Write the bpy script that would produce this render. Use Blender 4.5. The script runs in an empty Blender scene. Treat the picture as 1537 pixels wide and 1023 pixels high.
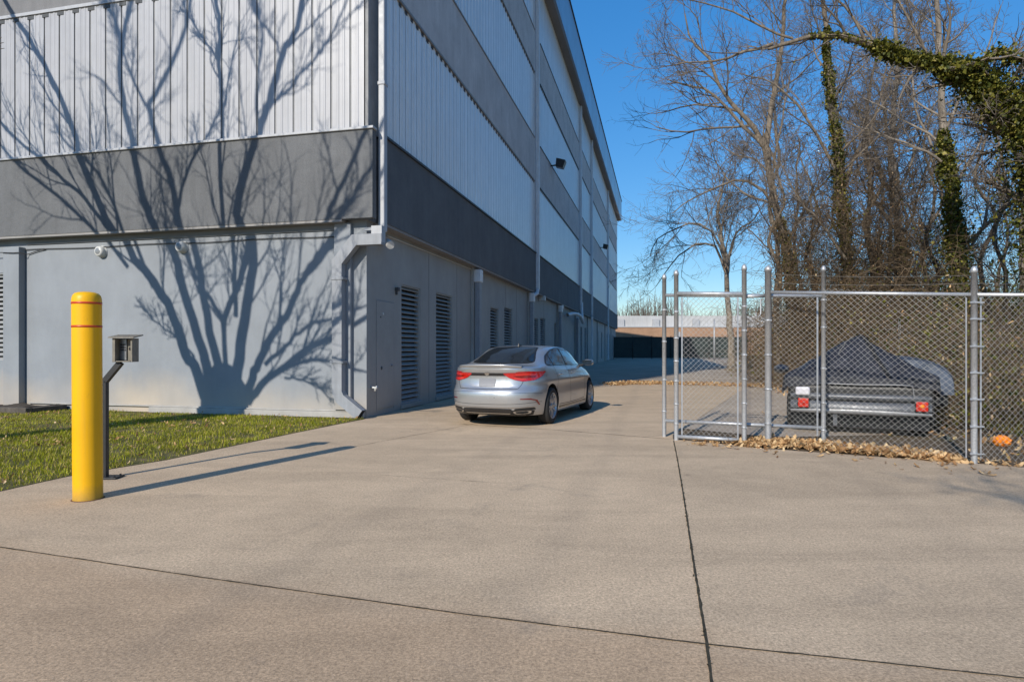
import bpy, math, random
import numpy as np
from mathutils import Vector, Matrix
from mathutils.bvhtree import BVHTree
from mathutils.geometry import delaunay_2d_cdt

sc = bpy.context.scene
col = sc.collection
R = math.radians
rng = np.random.default_rng(7)
random.seed(7)
FPX = 937.0; CX = 768.5; HZ = 522.0; CAMH = 1.4      # focal length and horizon of the photograph

def G(u, v):
    """ground point seen at a pixel of the survey photograph"""
    Y = CAMH*FPX/(v-HZ)
    return ((u-CX)/FPX*Y, Y)
def P3(u, v, Y):
    return ((u-CX)/FPX*Y, Y, CAMH-(v-HZ)/FPX*Y)

# ------------------------------------------------------------------ materials
def srgb(r, g, b):
    f = lambda c: (c/255/12.92) if c/255 <= .04045 else ((c/255+.055)/1.055)**2.4
    return (f(r), f(g), f(b))
class NT:
    def __init__(s, name):
        s.m = bpy.data.materials.new(name); s.m.use_nodes = True
        s.t = s.m.node_tree; s.n = s.t.nodes; s.l = s.t.links
        s.b = s.n['Principled BSDF']; s.out = s.n['Material Output']
        s.tc = s.n.new('ShaderNodeTexCoord')
    def set(s, node, k, v):
        if isinstance(v, bpy.types.NodeSocket): s.l.new(v, node.inputs[k])
        elif v is not None:
            i = node.inputs[k]
            if i.type == 'RGBA' and len(v) == 3: v = (*v, 1)
            i.default_value = v
    def mapping(s, scale=(1,1,1), rot=(0,0,0), src='Object'):
        m = s.n.new('ShaderNodeMapping'); s.l.new(s.tc.outputs[src], m.inputs[0])
        m.inputs['Scale'].default_value = scale; m.inputs['Rotation'].default_value = rot
        return m.outputs[0]
    def noise(s, scale=5, detail=6, rough=.6, vec=None, dist=0):
        t = s.n.new('ShaderNodeTexNoise'); t.inputs['Scale'].default_value = scale
        t.inputs['Detail'].default_value = detail; t.inputs['Roughness'].default_value = rough
        t.inputs['Distortion'].default_value = dist
        s.l.new(vec or s.tc.outputs['Object'], t.inputs['Vector'])
        return t.outputs['Fac']
    def voro(s, scale, vec=None, feature='F1'):
        t = s.n.new('ShaderNodeTexVoronoi'); t.feature = feature; t.inputs['Scale'].default_value = scale
        s.l.new(vec or s.tc.outputs['Object'], t.inputs['Vector']); return t.outputs['Distance']
    def ramp(s, fac, stops):
        r = s.n.new('ShaderNodeValToRGB'); s.l.new(fac, r.inputs[0]); e = r.color_ramp.elements
        while len(e) < len(stops): e.new(.5)
        for i, (p, c) in enumerate(stops):
            e[i].position = p; e[i].color = (*c, 1) if not isinstance(c, (int, float)) else (c, c, c, 1)
        return r.outputs[0]
    def mix(s, fac, a, b, mode='MIX'):
        m = s.n.new('ShaderNodeMix'); m.data_type = 'RGBA'; m.blend_type = mode
        for k, v in ((0, fac), (6, a), (7, b)):
            if isinstance(v, bpy.types.NodeSocket): s.l.new(v, m.inputs[k])
            elif k == 0: m.inputs[0].default_value = v
            else: m.inputs[k].default_value = (*v, 1) if not isinstance(v, (int, float)) else (v, v, v, 1)
        return m.outputs[2]
    def math(s, op, a, b=0, c=None, clamp=False):
        m = s.n.new('ShaderNodeMath'); m.operation = op; m.use_clamp = clamp
        for k, v in enumerate((a, b) if c is None else (a, b, c)):
            if isinstance(v, bpy.types.NodeSocket): s.l.new(v, m.inputs[k])
            else: m.inputs[k].default_value = v
        return m.outputs[0]
    def sep(s, src=None):
        x = s.n.new('ShaderNodeSeparateXYZ'); s.l.new(src or s.tc.outputs['Object'], x.inputs[0]); return x.outputs
    def bump(s, h, strength=.3, dist=.01):
        b = s.n.new('ShaderNodeBump'); b.inputs['Strength'].default_value = strength
        b.inputs['Distance'].default_value = dist; s.l.new(h, b.inputs['Height']); s.l.new(b.outputs[0], s.b.inputs['Normal'])
    def fin(s, color=None, rough=.7, metal=0, spec=None, coat=None, trans=None):
        s.set(s.b, 'Base Color', color); s.set(s.b, 'Roughness', rough); s.set(s.b, 'Metallic', metal)
        if spec is not None: s.set(s.b, 'Specular IOR Level', spec)
        if coat is not None: s.set(s.b, 'Coat Weight', coat); s.set(s.b, 'Coat Roughness', .06)
        return s.m

def plain(name, c, rough=.6, metal=0, var=.18, scale=4, bump=0, bs=60, bd=.004, spec=None, coat=None, streak=0):
    t = NT(name)
    n1 = t.noise(scale, 7, .62)
    f = t.ramp(n1, [(.25, 1-var), (.75, 1+var)])
    col_ = t.mix(1, c, f, 'MULTIPLY')
    if streak:
        n2 = t.noise(1.0, 6, .7, t.mapping((9, 9, .35)))
        f2 = t.ramp(n2, [(.3, 1-streak), (.65, 1.0)])
        col_ = t.mix(1, col_, f2, 'MULTIPLY')
    if bump:
        t.bump(t.noise(bs, 5, .7), bump, bd)
    rr = t.ramp(t.noise(scale*2.3, 5, .6), [(.3, max(.03, rough-.08)), (.7, min(1, rough+.08))])
    return t.fin(col_, rr, metal, spec, coat)

M = {}
M['paint_wall'] = None
def wall_mat(name, base, beige):
    t = NT(name); z = t.sep()[2]
    n = t.noise(.9, 7, .65); n2 = t.noise(.5, 5, .6, t.mapping((1, 1, .4)))
    f = t.ramp(n, [(.25, .84), (.75, 1.10)])
    c = t.mix(1, base, f, 'MULTIPLY')
    # faint warm dirt risen from the ground
    h = t.math('ADD', z, t.math('MULTIPLY', t.math('SUBTRACT', n2, .5), -1.6))
    m = t.ramp(h, [(.0, .95), (.35, .8), (.85, .0)])
    zone = t.ramp(t.noise(.22, 3, .5), [(.40, .15), (.6, 1.0)])
    m = t.math('MULTIPLY', m, zone)
    c = t.mix(m, c, beige)
    sp = t.ramp(t.noise(35, 4, .8), [(.68, 0.0), (.78, .35)])
    c = t.mix(sp, c, (.13, .14, .15))
    st = t.ramp(t.noise(1, 6, .7, t.mapping((2.2, 2.2, .5)), .8), [(.28, .93), (.6, 1)])
    c = t.mix(1, c, st, 'MULTIPLY')
    t.bump(t.math('ADD', t.noise(28, 5, .6), t.math('MULTIPLY', t.noise(1.5, 3, .5), 3)), .2, .012)
    return t.fin(c, .72)
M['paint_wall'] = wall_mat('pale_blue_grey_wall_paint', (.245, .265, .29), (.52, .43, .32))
M['paint_side'] = wall_mat('wall_paint_shade_lift', (.33, .325, .31), (.36, .33, .28))  # ground-floor paint again, lightened in colour to lift the shaded side
def stucco(name, c):
    t = NT(name)
    sp = t.ramp(t.noise(95, 3, .75), [(.34, .72), (.62, 1.24)])
    bl = t.ramp(t.noise(1.1, 6, .7), [(.3, .85), (.7, 1.14)])
    cc = t.mix(1, t.mix(1, c, sp, 'MULTIPLY'), bl, 'MULTIPLY')
    st = t.ramp(t.noise(1, 6, .7, t.mapping((5, 5, .3))), [(.3, .86), (.6, 1)])
    cc = t.mix(1, cc, st, 'MULTIPLY')
    t.bump(t.noise(120, 3, .7), .5, .006)
    return t.fin(cc, .9)
M['stucco_dark'] = stucco('dark_grey_stucco', (.132, .136, .142))
M['stucco_side'] = stucco('dark_stucco_shade_tone', (.12, .128, .135))  # copy of the dark stucco, toned separately for the side in shade
M['stucco_mid'] = stucco('mid_grey_panel_shade_lift', (.56, .54, .53))  # side copy of the grey panel, made much paler to offset its shade
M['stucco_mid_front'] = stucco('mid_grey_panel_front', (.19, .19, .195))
def clad(name, c, streak=.16, rough=.42):
    t = NT(name)
    s1 = t.ramp(t.noise(1, 6, .7, t.mapping((7, 7, .25))), [(.3, 1-streak), (.62, 1.03)])
    s2 = t.ramp(t.noise(3, 6, .7), [(.3, .94), (.7, 1.04)])
    s3 = t.ramp(t.noise(1, 6, .75, t.mapping((16, 16, .4))), [(.54, 0.0), (.8, .40)])
    cc = t.mix(1, t.mix(1, c, s1, 'MULTIPLY'), s2, 'MULTIPLY')
    cc = t.mix(s3, cc, (.30, .30, .30))
    t.bump(t.noise(3, 4, .6, t.mapping((1.5, 1.5, .5))), .12, .02)
    return t.fin(cc, rough, 0, .5)
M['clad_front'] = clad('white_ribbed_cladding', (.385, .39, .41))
M['clad_side'] = clad('white_cladding_shade_lift', (.80, .81, .80), .12, .22)  # same cladding as the front, base colour raised to brighten the shaded side
M['seam'] = plain('cladding_seam_grey', (.23, .235, .24), .7)
M['seam_soft'] = plain('cladding_seam_soft', (.52, .55, .57), .6)
M['trim_white'] = plain('white_trim', (.41, .42, .44), .5, var=.12, streak=.15)
M['trim_blue'] = plain('pale_downspout', (.66, .68, .70), .5, var=.1, streak=.15)
M['trim_dark'] = plain('dark_trim', (.05, .055, .06), .6)
M['pipe_grey'] = plain('grey_painted_downspout', (.27, .285, .31), .55, var=.12, streak=.2, bump=.1, bs=20)
M['fascia'] = plain('blue_grey_metal_fascia', (.30, .36, .42), .35, .35, var=.1, scale=.3)
M['soffit'] = plain('grey_soffit', (.26, .25, .24), .8, var=.15, scale=.6)
M['slat'] = plain('louver_slat_grey', (.32, .33, .33), .6, var=.15)
M['void'] = plain('dark_interior', (.012, .013, .015), .9)
M['black_metal'] = plain('black_powder_coat', (.014, .014, .015), .5, var=.3, scale=12)
M['cable'] = plain('dark_cable', (.03, .03, .032), .7)
M['lamp_white'] = plain('weathered_white_lamp', (.55, .55, .53), .5, var=.15, scale=10)
M['lamp_grey'] = plain('grey_lens', (.22, .23, .24), .25)
M['timber'] = plain('weathered_timber', (.085, .072, .06), .9, var=.5, scale=6, bump=.5, bs=24, bd=.01)
M['concrete_plain'] = plain('foundation_concrete', (.36, .345, .32), .9, var=.2, scale=3, bump=.3, bs=40)
M['soil'] = plain('soil', (.05, .038, .027), 1, var=.5, scale=5, bump=.6, bs=30, bd=.02)

def yellow():
    t = NT('yellow_bollard_sleeve'); z = t.sep()[2]
    n = t.ramp(t.noise(2.2, 6, .6), [(.3, .93), (.7, 1.04)])
    c = t.mix(1, (.80, .415, .004), n, 'MULTIPLY')
    sc_ = t.ramp(t.noise(1, 6, .8, t.mapping((34, 34, 10))), [(.60, 0), (.70, .55)])
    c = t.mix(sc_, c, (.50, .27, .03))
    st_ = t.ramp(t.noise(1, 5, .7, t.mapping((18, 18, 1.1))), [(.5, 0), (.78, .35)]); c = t.mix(st_, c, (.55, .33, .05))
    sp_ = t.ramp(t.noise(70, 3, .7), [(.72, 0), (.76, .8)]); c = t.mix(sp_, c, (.16, .11, .05))
    low = t.ramp(t.math('ADD', z, t.math('MULTIPLY', t.noise(14, 5, .7), .10)), [(.02, .9), (.20, 0)])
    c = t.mix(low, c, (.30, .20, .06))
    t.bump(t.noise(6, 4, .6), .08, .01)
    return t.fin(c, .42, 0, .3)
M['yellow'] = yellow()
M['red_tape'] = plain('red_reflective_tape', (.50, .055, .012), .4, var=.12, scale=20)
M['beige_box'] = plain('aged_beige_metal', (.19, .17, .135), .6, var=.3, scale=14, streak=.25)
M['steel_face'] = plain('brushed_steel', (.24, .24, .25), .35, .8, var=.2, scale=20)
M['rust'] = plain('rust', (.12, .05, .025), .9, var=.4, scale=20)

def galv():
    t = NT('galvanised_steel')
    v = t.ramp(t.voro(55), [(.0, .75), (.6, 1.1)])
    n = t.ramp(t.noise(5, 6, .7), [(.25, .72), (.7, 1.12)])
    st = t.ramp(t.noise(1, 6, .75, t.mapping((30, 30, 5))), [(.56, 0), (.75, .45)])
    c = t.mix(1, t.mix(1, (.45, .46, .475), v, 'MULTIPLY'), n, 'MULTIPLY')
    c = t.mix(st, c, (.16, .15, .14))
    t.bump(t.noise(60, 4, .7), .15, .003)
    return t.fin(c, t.ramp(n, [(.7, .62), (1.1, .45)]), .55)
M['galv'] = galv()
M['wire'] = plain('galvanised_wire', (.36, .35, .33), .5, .3, var=.25, scale=9)
M['old_wire'] = plain('dull_barbed_wire', (.20, .19, .17), .6, .4, var=.3, scale=9)

def concrete():
    t = NT('broom_finished_concrete'); o = t.tc.outputs['Object']
    rot = (0, 0, R(13.3))
    big = t.ramp(t.noise(.22, 6, .62), [(.3, .90), (.68, 1.08)])
    smear = t.ramp(t.noise(1, 6, .62, t.mapping((.22, 1.1, 1), (0, 0, R(17))), 1.2), [(.30, .86), (.58, 1.06)])
    mid = t.ramp(t.noise(2.4, 7, .7), [(.28, .88), (.72, 1.08)])
    speck = t.ramp(t.noise(62, 4, .85), [(.28, .40), (.5, 1.0), (.72, 1.55)])
    speck2 = t.ramp(t.noise(24, 5, .8), [(.3, .82), (.7, 1.14)])
    broom = t.ramp(t.noise(1, 3, .6, t.mapping((4, 130, 1), rot)), [(.3, .985), (.7, 1.012)])
    c = t.mix(1, (.545, .41, .275), big, 'MULTIPLY')
    # the slab nearest the street was cast darker: split along the transverse joint
    xyz = t.sep(); l1 = t.math('SUBTRACT', xyz[1], t.math('MULTIPLY_ADD', xyz[0], -.318, 3.24)); l2 = t.math('SUBTRACT', xyz[1], t.math('MULTIPLY_ADD', xyz[0], -.243, 3.173))
    l12 = t.math('MINIMUM', l1, l2); slab = t.ramp(t.math('ADD', l12, t.math('MULTIPLY', t.noise(.8, 3, .5), 1.6)), [(.55, 0.0), (1.9, 1.0)]); slab_e = t.ramp(l12, [(0, 0), (.01, 1)])
    c = t.mix(slab, t.mix(1, c, (.90, .86, .82), 'MULTIPLY'), c); c = t.mix(slab_e, t.mix(1, c, (.93, .92, .92), 'MULTIPLY'), c)
    for f in (smear, mid, speck, speck2, broom): c = t.mix(1, c, f, 'MULTIPLY')
    # dark pitted stains and a little rust
    st = t.ramp(t.noise(.9, 7, .72, t.mapping((1, 1, 1), (0, 0, 1)), .6), [(.58, 0), (.74, .45)])
    c = t.mix(st, c, (.17, .145, .12))
    # right-hand slab a shade greyer, tyre tracks and drips
    vj = t.math('SUBTRACT', xyz[0], t.math('MULTIPLY_ADD', xyz[1], .239, .213)); c = t.mix(t.ramp(vj, [(0, 0), (.01, 1)]), c, t.mix(1, c, (.945, .95, .955), 'MULTIPLY'))
    for off_, am in ((-1.0, .13), (-2.55, .13), (1.9, .09)):
        tr_ = t.math('ABSOLUTE', t.math('SUBTRACT', vj, t.math('ADD', t.math('MULTIPLY', t.noise(.16, 2, .4), .8), off_-.4)))
        c = t.mix(t.math('MULTIPLY', t.ramp(tr_, [(.06, am), (.20, 0)]), t.ramp(t.noise(1.3, 5, .7), [(.3, .3), (.65, 1)])), c, (.12, .105, .09))
    dr_ = t.ramp(t.voro(1.15, t.mapping((1, 1, 1), (0, 0, .7))), [(.035, .38), (.075, 0)]); c = t.mix(t.math('MULTIPLY', dr_, t.ramp(t.noise(9, 4, .7), [(.4, 0), (.6, 1)])), c, (.09, .075, .06))
    lt = t.ramp(t.voro(30), [(.03, .45), (.10, 0)])
    c = t.mix(lt, c, (.55, .50, .42))
    dk = t.ramp(t.voro(17, t.mapping((1, 1, 1), (0, 0, .4))), [(.02, .65), (.06, 0)])
    c = t.mix(dk, c, (.10, .085, .07))
    h = t.math('ADD', t.noise(75, 4, .8), t.math('MULTIPLY', t.noise(1, 3, .6, t.mapping((4, 130, 1), rot)), .15))
    t.bump(h, .55, .006)
    return t.fin(c, .88, 0, .35)
M['concrete'] = concrete()
def asphalt():
    t = NT('worn_asphalt')
    c = t.mix(1, (.40, .325, .25), t.ramp(t.noise(.5, 6, .65), [(.3, .72), (.7, 1.12)]), 'MULTIPLY')
    c = t.mix(1, c, t.ramp(t.noise(45, 4, .8), [(.3, .65), (.7, 1.35)]), 'MULTIPLY')
    t.bump(t.noise(60, 4, .8), .6, .01)
    return t.fin(c, .95)
M['asphalt'] = asphalt()
def ground():
    t = NT('leafy_earth')
    c = t.ramp(t.noise(1.3, 8, .75), [(.25, (.035, .025, .016)), (.45, (.11, .075, .042)), (.62, (.17, .115, .062)), (.78, (.06, .06, .022))])
    c = t.mix(1, c, t.ramp(t.noise(22, 6, .8), [(.3, .55), (.7, 1.4)]), 'MULTIPLY')
    t.bump(t.noise(14, 7, .75), .9, .05)
    return t.fin(c, 1)
M['ground'] = ground()
def lawn_soil():
    t = NT('lawn_earth')
    c = t.ramp(t.noise(3, 8, .75), [(.3, (.05, .055, .012)), (.52, (.11, .10, .025)), (.68, (.22, .155, .08))])
    t.bump(t.noise(30, 7, .75), .8, .03)
    return t.fin(c, 1)
M['lawn'] = lawn_soil()
M['moss'] = plain('joint_dirt_and_moss', (.045, .038, .022), 1, var=.6, scale=22, bump=.8, bs=60, bd=.02)

def leafy(name, stops, scale=3.0, trans=.25, rough=.55, island=True):
    t = NT(name)
    g = t.n.new('ShaderNodeNewGeometry')
    c = t.ramp(g.outputs['Random Per Island'], stops)
    c = t.mix(1, c, t.ramp(t.noise(scale, 4, .6), [(.3, .6), (.7, 1.3)]), 'MULTIPLY')
    t.fin(c, rough, 0, .3)
    if trans:
        tr = t.n.new('ShaderNodeBsdfTranslucent'); t.l.new(c, tr.inputs[0])
        mx = t.n.new('ShaderNodeMixShader'); mx.inputs[0].default_value = trans
        t.l.new(t.b.outputs[0], mx.inputs[1]); t.l.new(tr.outputs[0], mx.inputs[2]); t.l.new(mx.outputs[0], t.out.inputs[0])
    return t.m
M['grass'] = leafy('grass_blade', [(0, (.17, .19, .006)), (.4, (.32, .34, .010)), (.75, (.46, .44, .03)), (.92, (.58, .44, .16))], 2.2, .35)
M['ivy'] = leafy('ivy_leaf', [(0, (.018, .028, .005)), (.4, (.075, .085, .012)), (.78, (.16, .155, .02)), (1, (.32, .27, .06))], .9, .25, .5)
M['dead_leaf'] = leafy('dry_oak_leaf', [(0, (.22, .11, .045)), (.35, (.40, .23, .10)), (.7, (.58, .38, .19)), (1, (.70, .52, .30))], 6, .2, .7)
M['orange_leaf'] = leafy('orange_litter', [(0, (.70, .20, .01)), (1, (.95, .38, .03))], 6, .2, .6)
def bark(name, a, b):
    t = NT(name)
    c = t.ramp(t.noise(1, 7, .7, t.mapping((9, 9, 2.2))), [(.3, a), (.7, b)])
    t.bump(t.noise(1, 6, .7, t.mapping((16, 16, 4))), .8, .03)
    return t.fin(c, .9, 0, .25)
M['bark'] = bark('grey_brown_bark', (.07, .056, .042), (.29, .24, .185))
M['bark_b'] = bark('pale_grey_bark', (.09, .076, .06), (.34, .29, .235))
M['twig'] = plain('twig_brown', (.15, .124, .098), .85, var=.55, scale=.5)
M['twig_pale'] = plain('twig_tan', (.21, .17, .125), .85, var=.5, scale=.5)
M['brush'] = plain('dry_bramble', (.13, .090, .052), .9, var=.75, scale=.7)

# ------------------------------------------------------------------ mesh building
INV = {}
def link(o, parent=None):
    col.objects.link(o)
    if parent is not None: o.parent = parent
    return o
def tagit(o, label=None, cat=None, group=None, kind=None):
    if label: o['label'] = label
    if cat: o['category'] = cat
    if group: o['group'] = group
    if kind: o['kind'] = kind
    return o
def thing(name, label, cat, loc=(0, 0, 0), rz=0, group=None):
    o = bpy.data.objects.new(name, None); o.empty_display_size = .2
    link(o); o.location = (loc[0], loc[1], loc[2] if len(loc) > 2 else 0); o.rotation_euler = (0, 0, rz)
    return tagit(o, label, cat, group)
def nrm(a): return a/np.maximum(np.linalg.norm(a, axis=-1, keepdims=True), 1e-9)

class MB:
    def __init__(s): s.V = []; s.F = []; s.n = 0; s.M = []; s.S = []
    def add(s, V, F, mi=0, sm=False):
        V = np.asarray(V, float).reshape(-1, 3); F = np.asarray(F, int)
        s.V.append(V); s.F.append(F+s.n); s.n += len(V); s.M.append(np.full(len(F), mi)); s.S.append(np.full(len(F), sm)); return s
    def box(s, a, b, mi=0):
        x0, y0, z0 = a; x1, y1, z1 = b
        V = [(x0,y0,z0),(x1,y0,z0),(x1,y1,z0),(x0,y1,z0),(x0,y0,z1),(x1,y0,z1),(x1,y1,z1),(x0,y1,z1)]
        return s.add(V, [(0,3,2,1),(4,5,6,7),(0,1,5,4),(1,2,6,5),(2,3,7,6),(3,0,4,7)], mi)
    def prism(s, poly, z0, z1, mi=0, cap=True):
        n = len(poly); V = [(x, y, z0) for x, y in poly]+[(x, y, z1) for x, y in poly]
        s.add(V, [(i, (i+1) % n, n+(i+1) % n, n+i) for i in range(n)], mi)
        if cap:
            s.add(V[n:], [tuple(range(n))], mi); s.add(V[:n], [tuple(range(n))[::-1]], mi)
        return s
    def tubes(s, P, Rr, sides=6, mi=0, caps=False, sm=True):
        P = np.asarray(P, float); Rr = np.asarray(Rr, float)
        if P.ndim == 2: P = P[None]
        N, n, _ = P.shape
        if Rr.ndim == 0: Rr = np.full((N, n), float(Rr))
        elif Rr.ndim == 1: Rr = np.tile(Rr, (N, 1)) if len(Rr) == n else np.tile(Rr[:, None], (1, n))
        T = np.empty_like(P); T[:, 1:-1] = P[:, 2:]-P[:, :-2]; T[:, 0] = P[:, 1]-P[:, 0]; T[:, -1] = P[:, -1]-P[:, -2]
        T = nrm(T)
        ref = np.where(np.abs(nrm(P[:, -1]-P[:, 0])[:, 2:3]) > .8, np.array([[1., .13, 0]]), np.array([[.07, .1, 1.]]))[:, None, :]
        U = nrm(np.cross(T, ref)); W = np.cross(T, U)
        a = np.arange(sides)*2*np.pi/sides + (np.pi/4 if sides == 4 else 0)
        ring = P[:, :, None, :] + Rr[:, :, None, None]*(np.cos(a)[None, None, :, None]*U[:, :, None, :] + np.sin(a)[None, None, :, None]*W[:, :, None, :])
        V = ring.reshape(-1, 3)
        i = np.arange(n-1)[:, None]*sides; k = np.arange(sides)[None, :]; k2 = (k+1) % sides
        f = np.stack([i+k, i+k2, i+sides+k2, i+sides+k], -1).reshape(-1, 4)
        F = (f[None]+(np.arange(N)*n*sides)[:, None, None]).reshape(-1, 4)
        base = s.n
        s.add(V, F, mi, sm)
        if caps:
            for q in range(N):
                o = q*n*sides
                s.F.append(np.array([[base+o+j for j in range(sides)][::-1], [base+o+(n-1)*sides+j for j in range(sides)]])); s.M.append(np.full(2, mi)); s.S.append(np.full(2, False))
        return s
    def cyl(s, p0, p1, r, sides=16, mi=0, r2=None):
        return s.tubes([[p0, p1]], [[r, r if r2 is None else r2]], sides, mi, True)
    def lathe(s, prof, c=(0, 0, 0), n=32, mi=0, axis='z', sm=True):
        a = np.arange(n)*2*np.pi/n; V = []
        for r, h in prof:
            ring = np.stack([r*np.cos(a), r*np.sin(a), np.full(n, h)], -1)
            if axis == 'y': ring = ring[:, [0, 2, 1]]
            if axis == 'x': ring = ring[:, [2, 0, 1]]
            V.append(ring)
        V = np.concatenate(V)+np.array(c); m = len(prof)
        F = [(i*n+k, i*n+(k+1) % n, (i+1)*n+(k+1) % n, (i+1)*n+k) for i in range(m-1) for k in range(n)]
        return s.add(V, F, mi, sm)
    def grid(s, A, mi=0, closed=False, sm=True):
        A = np.asarray(A, float); a, b, _ = A.shape
        i = np.arange(a-1)[:, None]; j = np.arange(b if closed else b-1)[None, :]; j2 = (j+1) % b
        F = np.stack([i*b+j, i*b+j2, (i+1)*b+j2, (i+1)*b+j], -1).reshape(-1, 4)
        return s.add(A.reshape(-1, 3), F, mi, sm)
    def scatter(s, TV, TF, pos, scale, eul=None, mats=None, mi=0):
        TV = np.asarray(TV, float); TF = np.asarray(TF, int); N = len(pos)
        if mats is None: mats = eulers(eul)
        sc_ = np.asarray(scale, float).reshape(-1, 1, 1)*np.ones((N, 1, 1))
        V = np.einsum('nij,kj->nki', mats, TV)*sc_ + np.asarray(pos)[:, None, :]
        F = (TF[None]+(np.arange(N)*len(TV))[:, None, None]).reshape(-1, TF.shape[1])
        return s.add(V.reshape(-1, 3), F, mi)
    def build(s, name, mats, parent=None, smooth=None, bevel=0, world=False, label=None):
        V = np.concatenate(s.V)
        if world and parent is not None:
            mt = np.array(Matrix.Rotation(-parent.rotation_euler.z, 3, 'Z')); V = (V-np.array(parent.location)) @ mt.T
        me = bpy.data.meshes.new(name)
        me.vertices.add(len(V)); me.vertices.foreach_set('co', V.astype(np.float32).ravel())
        tot = np.concatenate([np.full(len(f), f.shape[1]) for f in s.F]); lp = np.concatenate([f.ravel() for f in s.F])
        me.loops.add(len(lp)); me.loops.foreach_set('vertex_index', lp.astype(np.int32))
        me.polygons.add(len(tot)); st = np.concatenate([[0], np.cumsum(tot)[:-1]])
        me.polygons.foreach_set('loop_start', st.astype(np.int32))
        me.polygons.foreach_set('material_index', np.concatenate(s.M).astype(np.int32))
        sm = np.concatenate(s.S) if smooth is None else np.full(len(tot), smooth)
        me.polygons.foreach_set('use_smooth', sm)
        me.update(calc_edges=True); me.validate()
        for m in (mats if isinstance(mats, (list, tuple)) else [mats]): me.materials.append(m)
        o = bpy.data.objects.new(name, me); link(o, parent)
        if bevel:
            b = o.modifiers.new('bevel', 'BEVEL'); b.width = bevel; b.segments = 2; b.limit_method = 'ANGLE'; b.angle_limit = R(40)
        if label: o['label'] = label
        return o
def eulers(e):
    e = np.asarray(e, float); cx, cy, cz = np.cos(e).T; sx, sy, sz = np.sin(e).T
    Z = np.zeros_like(cx); O = Z+1
    Rx = np.stack([O, Z, Z, Z, cx, -sx, Z, sx, cx], -1).reshape(-1, 3, 3)
    Ry = np.stack([cy, Z, sy, Z, O, Z, -sy, Z, cy], -1).reshape(-1, 3, 3)
    Rz = np.stack([cz, -sz, Z, sz, cz, Z, Z, Z, O], -1).reshape(-1, 3, 3)
    return Rz @ Ry @ Rx
def inpoly(x, y, poly):
    x = np.asarray(x); y = np.asarray(y); c = np.zeros(x.shape, bool); n = len(poly)
    for i in range(n):
        x0, y0 = poly[i]; x1, y1 = poly[i-1]
        t = ((y0 > y) != (y1 > y)); c ^= t & (x < (x1-x0)*(y-y0)/(y1-y0+1e-12)+x0)
    return c
def smoothpoly(pts, n):
    """Catmull-Rom resample"""
    P = np.asarray(pts, float); P = np.vstack([2*P[0]-P[1], P, 2*P[-1]-P[-2]])
    m = len(P)-3; t = np.linspace(0, m-1e-6, n); i = t.astype(int); f = (t-i)[:, None]
    a, b, c, d = P[i], P[i+1], P[i+2], P[i+3]
    return .5*(2*b+(c-a)*f+(2*a-5*b+4*c-d)*f**2+(3*b-a-3*c+d)*f**3)

# ------------------------------------------------------------------ camera, sun, sky
cam = bpy.data.cameras.new('camera'); co = bpy.data.objects.new('camera', cam); link(co)
co.location = (0, 0, CAMH); co.rotation_euler = (R(90), 0, 0)
cam.sensor_width = 36; cam.lens = FPX/1537*36; cam.shift_y = (HZ-511.5)/1537; cam.clip_end = 4000; cam.clip_start = .05
sc.camera = co
SD = np.array([.477, .879]); SD = SD/np.linalg.norm(SD); SEL = R(28.9)
ldir = Vector((SD[0]*math.cos(SEL), SD[1]*math.cos(SEL), -math.sin(SEL)))
sun = bpy.data.lights.new('sun', 'SUN'); sun.energy = 5.0; sun.angle = R(.45); sun.color = (1, .93, .82)
so = bpy.data.objects.new('sun', sun); link(so); so.rotation_euler = ldir.to_track_quat('-Z', 'Y').to_euler(); so.location = (-10, -20, 20)
w = bpy.data.worlds.new('World'); sc.world = w; w.use_nodes = True
bg = w.node_tree.nodes['Background']; sky = w.node_tree.nodes.new('ShaderNodeTexSky'); sky.sky_type = 'NISHITA'
sky.sun_disc = False; sky.sun_elevation = SEL; sky.sun_rotation = math.atan2(-SD[0], -SD[1])
sky.air_density = 1.0; sky.dust_density = .05; sky.ozone_density = 3.2; sky.altitude = 300
wn = w.node_tree.nodes; wl_ = w.node_tree.links
hs_ = wn.new('ShaderNodeHueSaturation'); hs_.inputs['Saturation'].default_value = 1.30; wl_.new(sky.outputs[0], hs_.inputs['Color'])
wtc = wn.new('ShaderNodeTexCoord'); wse = wn.new('ShaderNodeSeparateXYZ'); wl_.new(wtc.outputs['Generated'], wse.inputs[0])
wmr = wn.new('ShaderNodeMapRange'); wl_.new(wse.outputs[2], wmr.inputs[0]); wmr.inputs[1].default_value = 0; wmr.inputs[2].default_value = .5; wmr.inputs[3].default_value = .60; wmr.inputs[4].default_value = 1.22
wmx = wn.new('ShaderNodeVectorMath'); wmx.operation = 'SCALE'; wl_.new(hs_.outputs[0], wmx.inputs[0]); wl_.new(wmr.outputs[0], wmx.inputs['Scale'])
wl_.new(wmx.outputs[0], bg.inputs[0]); bg.inputs[1].default_value = .15
sc.view_settings.view_transform = 'Standard'; sc.view_settings.look = 'None'; sc.view_settings.exposure = 0
sc.cycles.use_denoising = True; sc.cycles.max_bounces = 6; sc.cycles.transparent_max_bounces = 12
try: sc.cycles.denoiser = 'OPENIMAGEDENOISE'; sc.cycles.denoising_prefilter = 'ACCURATE'
except Exception: pass

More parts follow.
